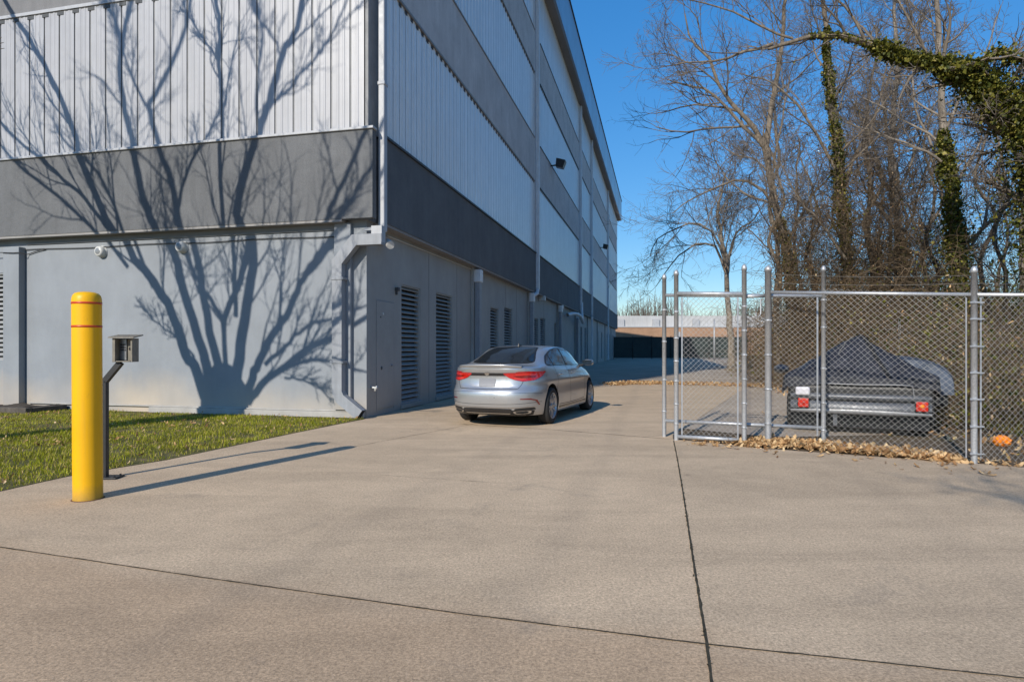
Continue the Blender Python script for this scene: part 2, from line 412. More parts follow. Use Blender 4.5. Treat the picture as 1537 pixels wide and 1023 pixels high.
# ------------------------------------------------------------------ the warehouse
TH = -math.atan2(.230, .973)
BO = np.array([-2.91, 12.49])
bd = thing('warehouse', 'long multi-storey warehouse with white ribbed cladding above a dark stucco band and grey ground floor', 'building', (*BO, 0), TH)
LEN = 72.7; LEFT = -24.0
def ty(u):      # position along the side wall from a survey bearing
    r = (u-CX)/FPX; return (-2.91-r*12.49)/(.973*r-.230)
def wx(u):      # position along the front wall (local x, negative to the left)
    r = (u-CX)/FPX; return -(-2.91-r*12.49)/(.973+.23*r)
def zs(t, v): return CAMH+(HZ-v)/FPX*(12.49+.973*t)
def zf(x, v, off=0): return CAMH+(HZ-v)/FPX*(12.49-.23*x+off)

def wall_cells(mb, axis, fixed, a0, a1, z0, z1, holes, depth, mi=0, mv=1):
    """wall in plane axis ('y': the plane y=fixed, 'x': x=fixed) with recessed openings"""
    A = sorted({a0, a1, *[h[0] for h in holes], *[h[1] for h in holes]}); Z = sorted({z0, z1, *[h[2] for h in holes], *[h[3] for h in holes]})
    p = (lambda a, z, d=0: (a, fixed+d, z)) if axis == 'y' else (lambda a, z, d=0: (fixed-d, a, z))
    for i in range(len(A)-1):
        for j in range(len(Z)-1):
            ca, cz = (A[i]+A[i+1])/2, (Z[j]+Z[j+1])/2
            if any(h[0] < ca < h[1] and h[2] < cz < h[3] for h in holes): continue
            mb.add([p(A[i], Z[j]), p(A[i+1], Z[j]), p(A[i+1], Z[j+1]), p(A[i], Z[j+1])], [(0, 1, 2, 3)], mi)
    for h in holes:
        b0, b1, c0, c1 = h[:4]
        for (q0, q1) in (((b0, c0), (b1, c0)), ((b1, c0), (b1, c1)), ((b1, c1), (b0, c1)), ((b0, c1), (b0, c0))):
            mb.add([p(*q0), p(*q1), p(*q1, depth), p(*q0, depth)], [(0, 1, 2, 3)], mi)
        mb.add([p(b0, c0, depth), p(b1, c0, depth), p(b1, c1, depth), p(b0, c1, depth)], [(0, 1, 2, 3)], mv)

# ground-floor walls
side_holes = []
def SH(u0, u1, v0, v1):
    t0, t1 = ty(u0), ty(u1); tm = (t0+t1)/2
    side_holes.append((t0, t1, max(.12, zs(tm, v1)), zs(tm, v0)))
SH(602.5, 631, 430, 606); SH(654.5, 679, 441.5, 600)
for (u0, u1) in ((736, 748), (757, 769)): SH(u0, u1, 462, 560)
for (u0, u1) in ((800, 808), (811, 818.5)): SH(u0, u1, 477, 555)
for (u0, u1) in ((832, 835.5), (839, 842)): SH(u0, u1, 484, 550)
for t in (34.6, 37.2, 42.5, 47.5, 51.5, 58.5, 62, 66.5): side_holes.append((t, t+1.2, .3, 3.0))
fl = [(wx(-40), wx(10), zf(-9.5, 541), zf(-9.5, 410))]
mb = MB()
wall_cells(mb, 'y', 0, LEFT, 0, 0, 4.3, fl, .16)
wall_cells(mb, 'x', 0, 0, LEN, 0, 4.3, side_holes, .16, 2)
mb.add([(LEFT, 0, 0), (LEFT, LEN, 0), (LEFT, LEN, 21), (LEFT, 0, 21)], [(0, 1, 2, 3)], 0)
mb.add([(LEFT, LEN, 0), (0, LEN, 0), (0, LEN, 21), (LEFT, LEN, 21)], [(0, 1, 2, 3)], 0)
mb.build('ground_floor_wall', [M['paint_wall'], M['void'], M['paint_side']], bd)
def louver_obj(axis, h, depth=.16):
    m = MB(); b0, b1, c0, c1 = h; n = max(6, int((c1-c0)/.105)); st = (c1-c0)/n
    fr = .03
    for i in range(n):
        z = c0+(i+.15)*st
        a, b = b0+fr, b1-fr
        if axis == 'x':
            V = [(-.125, a, z+st*.62), (-.125, b, z+st*.62), (-.03, b, z), (-.03, a, z)]
            m.add(V+[(x-.012, y, zz-.012) for x, y, zz in V], [(0,1,2,3),(7,6,5,4),(2,6,7,3),(0,4,5,1)])
        else:
            V = [(a, .125, z+st*.62), (b, .125, z+st*.62), (b, .03, z), (a, .03, z)]
            m.add(V+[(x, y+.012, zz-.012) for x, y, zz in V], [(3,2,1,0),(4,5,6,7),(2,6,7,3),(0,4,5,1)])
    for (a, b, c, d) in ((b0+.003, b0+fr, c0+.003, c1-.003), (b1-fr, b1-.003, c0+.003, c1-.003), (b0+fr, b1-fr, c1-fr, c1-.003), (b0+fr, b1-fr, c0+.003, c0+fr)):
        if axis == 'x': m.box((-.12, a, c), (-.02, b, d))
        else: m.box((a, .02, c), (b, .12, d))
    return m.build('louver', M['slat'], bd)
for h in side_holes: louver_obj('x', h)
for h in fl: louver_obj('y', h)
# sills / plinth at the foot of the walls
MB().box((wx(228), -.10, 0), (-.02, -.003, .12)).box((wx(45), -.05, .12), (-.02, -.003, .155)).build('foundation_ledge', M['concrete_plain'], bd, bevel=.012)
for h in side_holes[:2]: MB().box((.003, h[0]-.06, h[2]-.10), (.05, h[1]+.06, h[2]-.01)).build('louver_sill', M['paint_side'], bd, bevel=.008)
# pilasters and vertical joints
x0, x1 = wx(15), wx(38.5)
MB().box((x0, -.16, 0), (x1, -.003, 3.72)).build('pilaster', M['paint_wall'], bd, bevel=.01)
MB().box((wx(505), -.10, .16), (-.30, -.003, 3.9)).build('pilaster', M['paint_wall'], bd, bevel=.01)
for t in (7.05, 15.6, 23.8, 31.4, 38.9, 47.0, 55.5, 64.0):
    MB().box((.003, t, 0), (.09, t+.32, 3.93)).build('pilaster', M['paint_side'], bd, bevel=.01)
for t in (3.45, 5.7, 11.6, 13.4, 19.6): MB().box((.002, t, .02), (.007, t+.018, 3.9)).build('panel_joint', M['seam'], bd)
# dark stucco band that oversails the ground floor
o = .25
def ring(mb, f, s, z0, z1, notch=.10, mi=0):
    mb.prism([(LEFT, -f), (s, -f), (s, -.07), (notch, -.07), (notch, .30), (s, .30), (s, LEN+.2), (LEFT, LEN+.2)], z0, z1, mi)
    return mb
mb = MB()
mb.prism([(LEFT, -.25), (.25, -.25), (.25, -.07), (-.4, -.07), (-.4, .5), (LEFT, .5)], 3.95, 5.68)
mb.build('stucco_band', M['stucco_dark'], bd, bevel=.012)
MB().prism([(-.38, -.045), (.12, -.045), (.12, .29), (-.38, .29)], 5.70, 18.4).box((.047, -.165, 5.76), (.118, -.046, 18.4)).prism([(-.38, -.05), (.06, -.05), (.06, .29), (-.38, .29)], 3.95, 5.69).build('corner_post', M['seam'], bd)
mb = MB()
edges = [.30, 16.15, 26.2, 32.2, 39.6, 56.3, LEN+.2]
for a, b in zip(edges[:-1], edges[1:]): mb.box((-1, a+.012, 3.95), (.25, b-.012, 5.68))
mb.build('stucco_band', M['stucco_side'], bd, bevel=.01, label='dark stucco band along the shaded side, its colour toned for the shade')
MB().box((LEFT, -.24, 3.90), (-.42, .2, 3.948)).box((-.5, .3, 3.90), (.235, LEN, 3.948)).build('band_drip_edge', M['soffit'], bd)
MB().box((LEFT, -.29, 5.682), (.28, -.10, 5.735)).build('flashing', M['trim_white'], bd, bevel=.01)
MB().box((.1, .30, 5.682), (.29, LEN+.2, 5.73)).build('flashing', M['trim_dark'], bd)
# white ribbed cladding
def cladding(axis, a0, a1, z0, z1, fixed, pitch, rw, dep, inner=3, top_ticks=0, minor=.008):
    prof = [(a0, 0, 0)]; a = a0+pitch*.5
    sp = pitch
    while a+rw < a1:
        k = sp/(inner+1)
        prof += [(a, 0, 1), (a+.004, dep, 1), (a+rw-.004, dep, 1), (a+rw, 0, 0)]
        for q in range(1, inner+1):
            c = a+rw+(sp-rw)*q/(inner+1)
            if c+.03 < a1: prof += [(c-.03, 0, 0), (c-.018, -minor, 0), (c+.018, -minor, 0), (c+.03, 0, 0)]
        a += sp
    prof.append((a1, 0, 0)); prof = [p for p in prof if p[0] <= a1]
    mb = MB()
    for (p, q) in zip(prof[:-1], prof[1:]):
        mi = 1 if (p[2] and q[1] == dep or p[2]) else 0
        if axis == 'y': V = [(p[0], fixed+p[1], z0), (q[0], fixed+q[1], z0), (q[0], fixed+q[1], z1), (p[0], fixed+p[1], z1)]
        else: V = [(fixed-p[1], p[0], z0), (fixed-q[1], q[0], z0), (fixed-q[1], q[0], z1), (fixed-p[1], p[0], z1)]
        mb.add(V, [(0, 1, 2, 3)], mi)
    if top_ticks:
        a = a0+pitch*.5
        while a+rw < a1:
            if axis == 'y': mb.box((a-.03, fixed-.012, z1-.10), (a+rw+.10, fixed+.002, z1-.02), 2)
            else: mb.box((fixed-.002, a-.03, z1-.13), (fixed+.012, a+rw+.07, z1-.01), 2)
            a += sp
    return mb
for z0, z1 in ((5.72, 8.95), (10.85, 13.85), (15.70, 18.45)):
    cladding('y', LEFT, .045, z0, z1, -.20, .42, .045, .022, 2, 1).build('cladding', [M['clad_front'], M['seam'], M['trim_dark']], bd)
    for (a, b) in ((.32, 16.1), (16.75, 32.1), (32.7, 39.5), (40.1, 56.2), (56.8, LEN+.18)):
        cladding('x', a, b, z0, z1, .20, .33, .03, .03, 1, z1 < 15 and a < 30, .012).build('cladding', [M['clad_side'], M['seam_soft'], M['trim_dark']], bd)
# grey panels between the white storeys
for z0, z1 in ((8.95, 10.85), (13.85, 15.70)):
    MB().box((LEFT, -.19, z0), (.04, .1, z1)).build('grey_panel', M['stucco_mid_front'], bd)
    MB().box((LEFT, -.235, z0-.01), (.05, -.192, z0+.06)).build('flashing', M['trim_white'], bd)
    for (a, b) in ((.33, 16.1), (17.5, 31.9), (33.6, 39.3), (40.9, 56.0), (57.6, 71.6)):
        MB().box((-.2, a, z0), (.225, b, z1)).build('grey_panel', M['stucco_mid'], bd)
        MB().box((.1, a-.02, z1), (.25, b+.02, z1+.05)).box((.1, a-.02, z0-.055), (.25, b+.02, z0-.001)).build('panel_trim', M['trim_dark'] if a > 1 else M['seam'], bd)
    for (a, b) in ((16.75, 17.5), (31.9, 32.1), (32.7, 33.6), (40.1, 40.9), (56.8, 57.6), (71.6, LEN+.18)):
        MB().box((-.2, a, z0), (.205, b, z1)).build('cladding', M['clad_side'], bd)
# columns with downspouts on the side
for t in (16.42, 32.4, 39.8, 56.5):
    MB().box((.0, t-.30, 5.74), (.235, t+.28, 18.45)).build('column_cover', M['trim_blue'], bd, bevel=.01)
    MB().box((.24, t-.13, 4.05), (.40, t+.07, 18.4)).build('downspout', M['trim_blue'], bd, bevel=.02)
    MB().box((.22, t+.09, 5.75), (.262, t+.16, 18.4)).build('column_seam', M['seam'], bd)
# downspout lower runs
for t in (7.30, 15.75, 23.95, 31.55):
    m = MB().box((.10, t-.14, .05), (.27, t+.10, 3.70)); m.box((.085, t-.18, 3.45), (.30, t+.14, 3.84), 1)
    m.build('downspout', [M['pipe_grey'], M['trim_blue']], bd, bevel=.02)
MB().tubes([[(.32, 16.4, 4.1), (.32, 16.2, 3.86), (.3, 15.9, 3.78), (.2, 15.75, 3.7)]], .085, 10).build('downspout_elbow', M['trim_blue'], bd)
MB().tubes([smoothpoly([(.25, 26.2, 3.4), (.5, 27.5, 3.55), (.62, 29.5, 3.5), (.62, 31.0, 3.15), (.5, 31.6, 3.3), (.4, 32.2, 3.9), (.36, 32.4, 4.6)], 16)], .11, 10).build('vent_pipe', M['trim_blue'], bd)
for t in (39.8, 56.5): MB().box((.24, t-.13, .1), (.40, t+.07, 4.0)).build('downspout', M['trim_blue'], bd, bevel=.02)
# roof
mb = MB().box((-1.5, -.7, 18.45), (.62, LEN+.8, 18.62)); mb.build('soffit', M['soffit'], bd)
MB().box((.62, -.7, 18.46), (.74, LEN+.8, 21.0)).box((LEFT, -.82, 18.46), (.74, -.701, 21.0)).build('fascia', M['fascia'], bd)
MB().box((LEFT, -.7, 20.3), (.62, LEN+.8, 20.45)).box((LEFT, -.7, 18.45), (-1.5, .6, 18.62)).build('roof', M['soffit'], bd)
MB().box((.60, -.72, 21.0), (.80, LEN+.8, 21.08)).build('coping', M['trim_dark'], bd)
MB().box((LEFT+.2, .55, 4.4), (-.6, LEN-.2, 18.4)).build('inner_wall', M['void'], bd)
# corner downspout
m = MB().box((.26, -.02, 3.72), (.39, .14, 18.4)); m.box((.245, -.035, 6.62), (.405, .155, 6.70))
m.box((.25, -.03, 10.2), (.40, .15, 10.27)).build('downspout', M['trim_white'], bd, bevel=.02)
def sq_run(pts, hw, hd, name, mat, bevel=.012, cap=0):
    """rectangular pipe along a polyline lying in a plane parallel to the front wall"""
    P = np.array(pts, float); T = np.zeros_like(P); T[1:-1] = nrm(nrm(P[2:]-P[1:-1])+nrm(P[1:-1]-P[:-2])); T[0] = nrm(P[1]-P[0]); T[-1] = nrm(P[-1]-P[-2])
    rings = []
    for i in range(len(P)):
        n = np.cross(T[i], (0, 1, 0)); n /= np.linalg.norm(n)
        k = 1.0
        if 0 < i < len(P)-1: k = 1/max(.5, abs(np.dot(nrm(P[i+1]-P[i]), T[i])))
        yv = np.array((0, 1, 0))
        rings.append([P[i]+n*hw*k+yv*hd, P[i]+n*hw*k-yv*hd, P[i]-n*hw*k-yv*hd, P[i]-n*hw*k+yv*hd])
    m = MB(); m.grid(rings, closed=True, sm=False); n = len(P)
    m.add(rings[0], [(0, 1, 2, 3)]); m.add(rings[-1], [(3, 2, 1, 0)], cap)
    return m.build(name, mat if isinstance(mat, list) else [mat], bd, bevel=0)
sq_run([(.345, -.19, 3.78), (.345, -.19, 3.46)], .11, .085, 'downspout_elbow', M['trim_white'])
xp = -.50
sq_run([(.45, -.20, 3.52), (-.13, -.20, 3.52), (xp, -.20, 3.10), (xp, -.20, .52), (xp+.06, -.20, .40), (-.02, -.20, .09)], .105, .085, 'downspout', [M['pipe_grey'], M['void']], cap=1)
for z in (2.75, 1.1): MB().box((xp-.14, -.30, z), (xp+.14, -.10, z+.05)).build('pipe_strap', M['pipe_grey'], bd)
MB().box((.02, -.14, 3.72), (.30, -.10, 3.78)).build('pipe_strap', M['pipe_grey'], bd)
# conduit, wall lamps, cameras, flood lights
sag = [(x, -.03, 3.66+.012*math.sin(x*2.1)) for x in np.linspace(x1+.02, -.55, 30)]
MB().tubes([sag], .009, 6).build('cable', M['cable'], bd)
MB().tubes([[(LEFT, -.18, 3.60), (x0-.05, -.18, 3.60), (x0+.3, -.19, 3.58), (x1+.03, -.19, 3.58), (x1+.10, -.03, 3.56), (x1+.35, -.03, 3.62), (x1+.6, -.03, 3.66)]], .010, 6).build('cable', M['cable'], bd)
m = MB().box((x1+.05, -.035, 3.78), (-.6, -.005, 3.80)); m.build('panel_joint', M['seam'], bd)
MB().tubes([[(.03, .9, 3.80), (.03, 7.0, 3.83)]], .012, 6).build('cable', M['lamp_white'], bd)
for (u, v) in ((154, 378), (275, 371)):
    x = wx(u); z = zf(x, v)
    lo = MB().lathe([(.0, -.13), (.08, -.13), (.11, -.11), (.12, -.06), (.12, -.02), (.135, -.018), (.135, .0)], (x, 0, z), 28, axis='y').build('wall_lamp', M['lamp_white'], bd)
    MB().lathe([(.0, -.137), (.055, -.137), (.075, -.128)], (x, 0, z), 24, axis='y').build('lens', M['lamp_grey'], lo)
def tz(u, v): t = ty(u); return t, zs(t, v)
# small security camera under the band near the corner
m = MB(); m.tubes([[(.0, .75, 3.60), (.16, .62, 3.62)]], .03, 10); m.tubes([[(.14, .66, 3.62), (.30, .48, 3.52)]], [[.075, .085]], 14, caps=True)
m.build('security_camera', M['lamp_white'], bd)
for (u, v) in ((820, 248), (897, 371)):
    t, z = tz(u, v); z -= .0
    f = MB().tubes([[(.2, t, z-.05), (.62, t+.02, z-.02)]], .04, 8, caps=True).build('floodlight', M['black_metal'], bd)
    k = 1.0
    MB().add([(.55, t-.2*k, z+.30), (.55, t+.30, z+.30), (1.02, t+.30, z+.16), (1.02, t-.2, z+.16), (.50, t-.16, z-.12), (.50, t+.26, z-.12), (.88, t+.26, z-.22), (.88, t-.16, z-.22)], [(0,3,2,1),(4,5,6,7),(0,1,5,4),(1,2,6,5),(2,3,7,6),(3,0,4,7)]).build('lamp_housing', M['black_metal'], f, bevel=.02)
    MB().add([(.90, t-.13, z-.232), (.90, t+.23, z-.232), (.56, t+.23, z-.142), (.56, t-.13, z-.142)], [(0, 1, 2, 3)]).build('lens', M['lamp_grey'], f)
for (u, v) in ((809, 444), (838, 458)):
    t, z = tz(u, v)
    MB().box((.0, t-.12, z-.25), (.32, t+.1, z)).build('wall_lamp', M['lamp_white'], bd, bevel=.03)
# flush access door
d0, d1 = ty(565), ty(590.5); dz1 = zs(.86, 453)
m = MB(); g = .02
m.box((.003, d0, .13), (.012, d1, dz1)); dr = m.build('door', M['paint_side'], bd, bevel=.003)
m = MB().box((.002, d0-g, .08), (.006, d0-.001, dz1+g)).box((.002, d1+.001, .08), (.006, d1+g, dz1+g)).box((.002, d0, dz1+.001), (.006, d1, dz1+g)); m.build('door_gap', M['seam'], dr)
m = MB().lathe([(0, .04), (.022, .04), (.026, .012)], (0, 0, 0), 14, axis='x').build('handle', M['steel_face'], dr); m.location = (0, d1-.13, 1.02)
for k, (y, z, mt, r) in enumerate(((d0+.3, 2.12, M['lamp_white'], .03), (d0+.18, 2.05, M['trim_dark'], .02), (d0+.22, .98, M['trim_dark'], .04))):
    m = MB().lathe([(0, .018), (r, .018), (r, .010)], (0, y, z), 12, axis='x').build('lock_plate', mt, dr)
MB().box((.003, 1.36, 2.66), (.09, 1.46, 2.74)).box((.003, 1.39, 2.58), (.05, 1.43, 2.67)).build('wall_hook', M['trim_dark'], bd, bevel=.008)
MB().tubes([[(0, .18, .60), (.10, .18, .60), (.10, .18, .53)]], .022, 10, caps=True).lathe([(0, .14), (.035, .14), (.035, .125), (0, .125)], (0, .18, .60), 10, axis='x').build('hose_tap', M['lamp_white'], bd)
MB().box((-.21, -.13, .20), (-.15, -.06, .27)).build('drain_outlet', M['void'], bd)

# ------------------------------------------------------------------ ground sheets
def sheet(name, poly, z, mat, kind='structure', div=0):
    m = MB(); m.add([(x, y, z) for x, y in poly], [tuple(range(len(poly)))]); ob = m.build(name, mat); tagit(ob, kind=kind); return ob
m = MB(); n = 40
m.add([(-1500, -300, -.02), (1500, -300, -.02), (1500, 3000, -.02), (-1500, 3000, -.02)], [(0, 1, 2, 3)]); g = m.build('ground', M['ground']); tagit(g, kind='structure')
curb = [(-12.5, 1.6)]+[G(*p) for p in ((-300, 800), (0, 737), (110, 713), (250, 690), (350, 669), (450, 648), (500, 638), (546, 629))]
curb = [(x, y) for x, y in curb]
yard_edge = [G(*p) for p in ((1010, 659), (1060, 663), (1140, 672), (1300, 684), (1440, 693), (1537, 701))]
cpoly = [(-30, -20), (20, -20), (20, 4.5), (9, 6.6)] + yard_edge[::-1]
inner = [(3.9, 15.5), (4.6, 20.4), (4.9, 24.0)]
dv = np.array([.230, .973]); c0 = np.array([-2.91, 12.49])
tail = [tuple(c0+dv*24), tuple(c0+dv*-.02)]
cpoly = cpoly + [G(1010, 652)] + [G(1130, 574), G(960, 574), G(905, 578)] + [tuple(c0+dv*13)] + [tuple(c0+dv*-.02-np.array([0, .03]))] + curb[::-1] + [(-30, 1.6)]
m = MB(); z = 0.0
m.prism(cpoly, -.10, z); ob = m.build('concrete_driveway', M['concrete']); tagit(ob, kind='structure')
sheet('asphalt_yard', [tuple(c0+dv*5), G(1006, 640), G(1160, 655), (6.6, 10.2), (7.6, 14), (9.5, 20), (13, 30), (24, 60), (30, 85), (5, 85), tuple(c0+dv*70), tuple(c0+dv*6)], -.008, M['asphalt'])
lawn = [(-12.4, 1.7)]+curb[1:]+[(-2.94, 12.46)]
cw = np.array([-.973, .230])
lpoly = curb + [tuple(c0+cw*14)] + [(-22, 8), (-20, 1.6)]
sheet('lawn_soil', lpoly, .004, M['lawn'])
# joints in the slabs: dirt-filled grooves slightly proud of nothing, laid as narrow irregular strips
def joint(name, pts, w, z=.004, wob=.012, seed=0, weeds=0):
    r = np.random.default_rng(seed); P = np.array(pts, float); seg = np.linalg.norm(P[1:]-P[:-1], axis=1); L = np.concatenate([[0], np.cumsum(seg)])
    n = int(L[-1]/.05)+2; s = np.linspace(0, L[-1], n); X = np.interp(s, L, P[:, 0]); Y = np.interp(s, L, P[:, 1])
    d = nrm(np.stack([np.gradient(X), np.gradient(Y)], -1)); nn = np.stack([-d[:, 1], d[:, 0]], -1)
    wl = w/2+r.normal(0, wob*.35, n).clip(-w*.3, wob); wr = w/2+r.normal(0, wob*.35, n).clip(-w*.3, wob)
    A = np.stack([np.stack([X+nn[:, 0]*wl, Y+nn[:, 1]*wl, np.full(n, z)], -1), np.stack([X-nn[:, 0]*wr, Y-nn[:, 1]*wr, np.full(n, z)], -1)], 1)
    m = MB().grid(A, sm=False); ob = m.build(name, M['moss']); tagit(ob, kind='structure'); return s, X, Y, n
jv = [G(1011, 661), G(1017, 690), G(1027, 750), G(1042, 850), G(1061, 967), G(1068, 1023), (.62, 1.7), (-.2, -3)]
joint('driveway_joint', jv, .014, .004, .004, 1)
jh = [(-14, 7.2), G(0, 821), G(300, 866), G(700, 922), G(1061, 967), G(1300, 992), G(1537, 1018), (5.5, 1.9)]
joint('driveway_joint', jh, .012, .0045, .004, 2)
joint('driveway_joint', [G(527, 671), G(600, 657), G(690, 640), G(780, 622)], .008, .0042, .004, 3)
joint('driveway_joint', [G(690, 636), G(830, 645), G(920, 652), G(1008, 659)], .014, .0048, .008, 4)
joint('driveway_joint', [G(560, 712), G(768, 726)], .004, .0042, .003, 5)

# ------------------------------------------------------------------ yellow bollard
bx, by = G(132, 748)
b = thing('bollard', 'tall yellow plastic-sleeved bollard with two thin red bands standing on the driveway edge', 'bollard', (bx, by))
H = 1.92; r0 = .120
prof = [(.122, 0), (.122, .01)] + [(r0, z) for z in (.03, .5, 1.0, 1.5, 1.80)] + [(.1205, 1.83), (.118, 1.86), (.111, 1.885), (.095, 1.905), (.066, 1.916), (.04, 1.92), (0.001, 1.921)]
sl = MB().lathe(prof, n=64).build('sleeve', M['yellow'], b)
for z in (1.60, 1.815):
    MB().lathe([(r0-.002, z-.011), (r0+.002, z-.011), (r0+.002, z+.009), (r0-.002, z+.009)], n=64).build('red_band', M['red_tape'], b)
MB().lathe([(.0, .004), (.131, .004), (.135, 0)], n=40).build('base_stain', M['rust'], b)
b.rotation_euler = (0, R(-.35), 0)
# keypad pedestal
kx, ky = G(166, 717)
k = thing('keypad_pedestal', 'black gooseneck pedestal behind the yellow bollard carrying a weathered beige access keypad box', 'keypad', (kx, ky), R(10))
D0 = ky
zk = CAMH-(541-HZ)/FPX*D0
m = MB()
hw = .030
m.box((-.06-hw, -hw, .0), (-.06+hw, hw, 1.05)); ob = m.build('post', M['black_metal'], k, bevel=.006)
m = MB(); A = np.array([(-.062, 0, 1.035), (.105, 0, 1.245)]); 
t = nrm(A[1]-A[0]); nn = np.array([-t[2], 0, t[0]])
V = []
for p in A:
    for a_, b_ in ((-1, -1), (1, -1), (1, 1), (-1, 1)): V.append(p+nn*hw*a_+np.array([0, hw*b_, 0]))
m.add(V, [(0,1,2,3),(7,6,5,4),(0,4,5,1),(1,5,6,2),(2,6,7,3),(3,7,4,0)]); m.build('gooseneck', M['black_metal'], k, bevel=.005)
m = MB().box((-.10, -.09, .0), (.10, .09, .02)); 
for a_ in (-.07, .07):
    for b_ in (-.06, .06): m.cyl((a_, b_, .02), (a_, b_, .035), .012, 6)
m.build('base_plate', M['black_metal'], k, bevel=.003)
# keypad box: open hood with face plate
bxm = MB()
KS = .72
zb, zt = 1.475, 1.73
bxm.box((.06, -.10, zb), (.10, .12, zt)); bxm.box((.10, .10, zb), (.33, .12, zt)); bxm.box((.31, -.08, zb), (.335, .10, zt))
bxm.box((.10, -.09, zb), (.31, .10, zb+.012)); hs = bxm.build('keypad_box', M['beige_box'], k, bevel=.004)
MB().add([(.02, -.14, zt), (.385, -.14, zt+.0), (.385, .14, zt+.03), (.02, .14, zt+.03), (.02, -.14, zt+.012), (.385, -.14, zt+.012), (.385, .14, zt+.042), (.02, .14, zt+.042)], [(0,3,2,1),(4,5,6,7),(0,1,5,4),(1,2,6,5),(2,3,7,6),(3,0,4,7)]).build('hood', M['beige_box'], hs)
MB().box((.102, .02, zb+.02), (.20, .098, zt-.01)).build('face_plate', M['steel_face'], hs)
m = MB(); 
for i in range(3):
    for j in range(3): m.box((.118+i*.026, .012, zb+.12+j*.028), (.136+i*.026, .02, zb+.138+j*.028))
m.build('keypad', M['black_metal'], hs)
MB().box((.205, .04, zb+.015), (.308, .098, zt-.01)).build('reader', M['beige_box'], hs)
MB().lathe([(0, -.022), (.02, -.022), (.02, 0)], (.255, .04, zb+.14), 14, axis='y').build('speaker_hole', M['void'], hs)
for o_ in [hs]: o_.scale = (KS, KS, 1.0); o_.location = (.012, 0, -.225)
# keypad faces the drivers on the driveway
k.rotation_euler = (0, 0, R(4))

# ------------------------------------------------------------------ timber planter edge by the wall
tx0 = wx(104)
def wloc(x, y): p = BO+np.array([math.cos(TH), math.sin(TH)])*x+np.array([-math.sin(TH), math.cos(TH)])*y; return p
p = wloc(tx0, -1.0)
tb = thing('timber_edging', 'weathered dark landscape timbers edging a soil bed at the foot of the wall', 'edging', (p[0], p[1], 0), TH)
m = MB().box((-9, 0, .0), (-.002, .15, .13)).build('timber', M['timber'], tb, bevel=.015)
m = MB().box((-9, .02, .131), (-.9, .16, .24)).build('timber', M['timber'], tb, bevel=.015)
m = MB().box((-.15, .152, .0), (.0, .95, .12)).build('timber', M['timber'], tb, bevel=.015)
m = MB(); xs = np.linspace(-9, -.16, 60); ys = np.linspace(.17, .93, 8); A = np.array([[(x, y, .11+.03*math.sin(x*5+y*9)+rng.normal(0, .012)) for y in ys] for x in xs])
m.grid(A); m.build('soil_bed', M['soil'], tb)

# ------------------------------------------------------------------ grass
def blades(N, poly, bb, hmean, wmean, seed, keep=None):
    r = np.random.default_rng(seed); X = r.uniform(bb[0], bb[1], N); Y = r.uniform(bb[2], bb[3], N)
    k = inpoly(X, Y, poly)
    pn = .5+.5*np.sin(X*2.1+1.3*np.sin(Y*1.7))*np.sin(Y*2.6+1.1*np.sin(X*2.3+1))
    pt = np.sin(X*5.3+2*np.sin(Y*3.1))*np.sin(Y*6.1+1.7*np.sin(X*4.3)); k &= r.random(N) < np.clip(.40+.5*pn+.45*pt, .04, 1)
    if keep is not None: k &= keep(X, Y, r)
    X, Y, pn = X[k], Y[k], pn[k]; n = len(X)
    h = hmean*r.uniform(.5, 1.45, n)*(.75+.5*pn); a = r.uniform(0, 2*np.pi, n); ln = r.uniform(.15, 1.1, n)*h; wv = wmean*r.uniform(.6, 1.4, n)
    d = np.stack([np.cos(a), np.sin(a), 0*a], -1); s = np.stack([-np.sin(a), np.cos(a), 0*a], -1)
    B = np.stack([X, Y, np.full(n, .002)], -1); up = np.array([0, 0, 1.])
    mid = B+d*(ln*.35)[:, None]+up*(h*.62)[:, None]; tip = B+d*ln[:, None]+up*h[:, None]
    V = np.stack([B-s*wv[:, None], B+s*wv[:, None], mid+s*(wv*.7)[:, None], mid-s*(wv*.7)[:, None], tip], 1).reshape(-1, 3)
    i = np.arange(n)*5
    return V, np.stack([i, i+1, i+2, i+3], -1), np.stack([i+3, i+2, i+4], -1)
m = MB()
V, F4, F3 = blades(300000, lpoly, (-14, -2.6, 1.7, 16.2), .041, .0038, 11, lambda X, Y, r: (np.hypot(X, Y-0) < 20) & (r.random(len(X)) < np.where((X < -1.02*Y-1.0), .12, 1)))
m.add(V, F4); m.F.append(F3); m.M.append(np.zeros(len(F3), int)); m.S.append(np.zeros(len(F3), bool))
tagit(m.build('lawn_grass', M['grass']), kind='stuff')
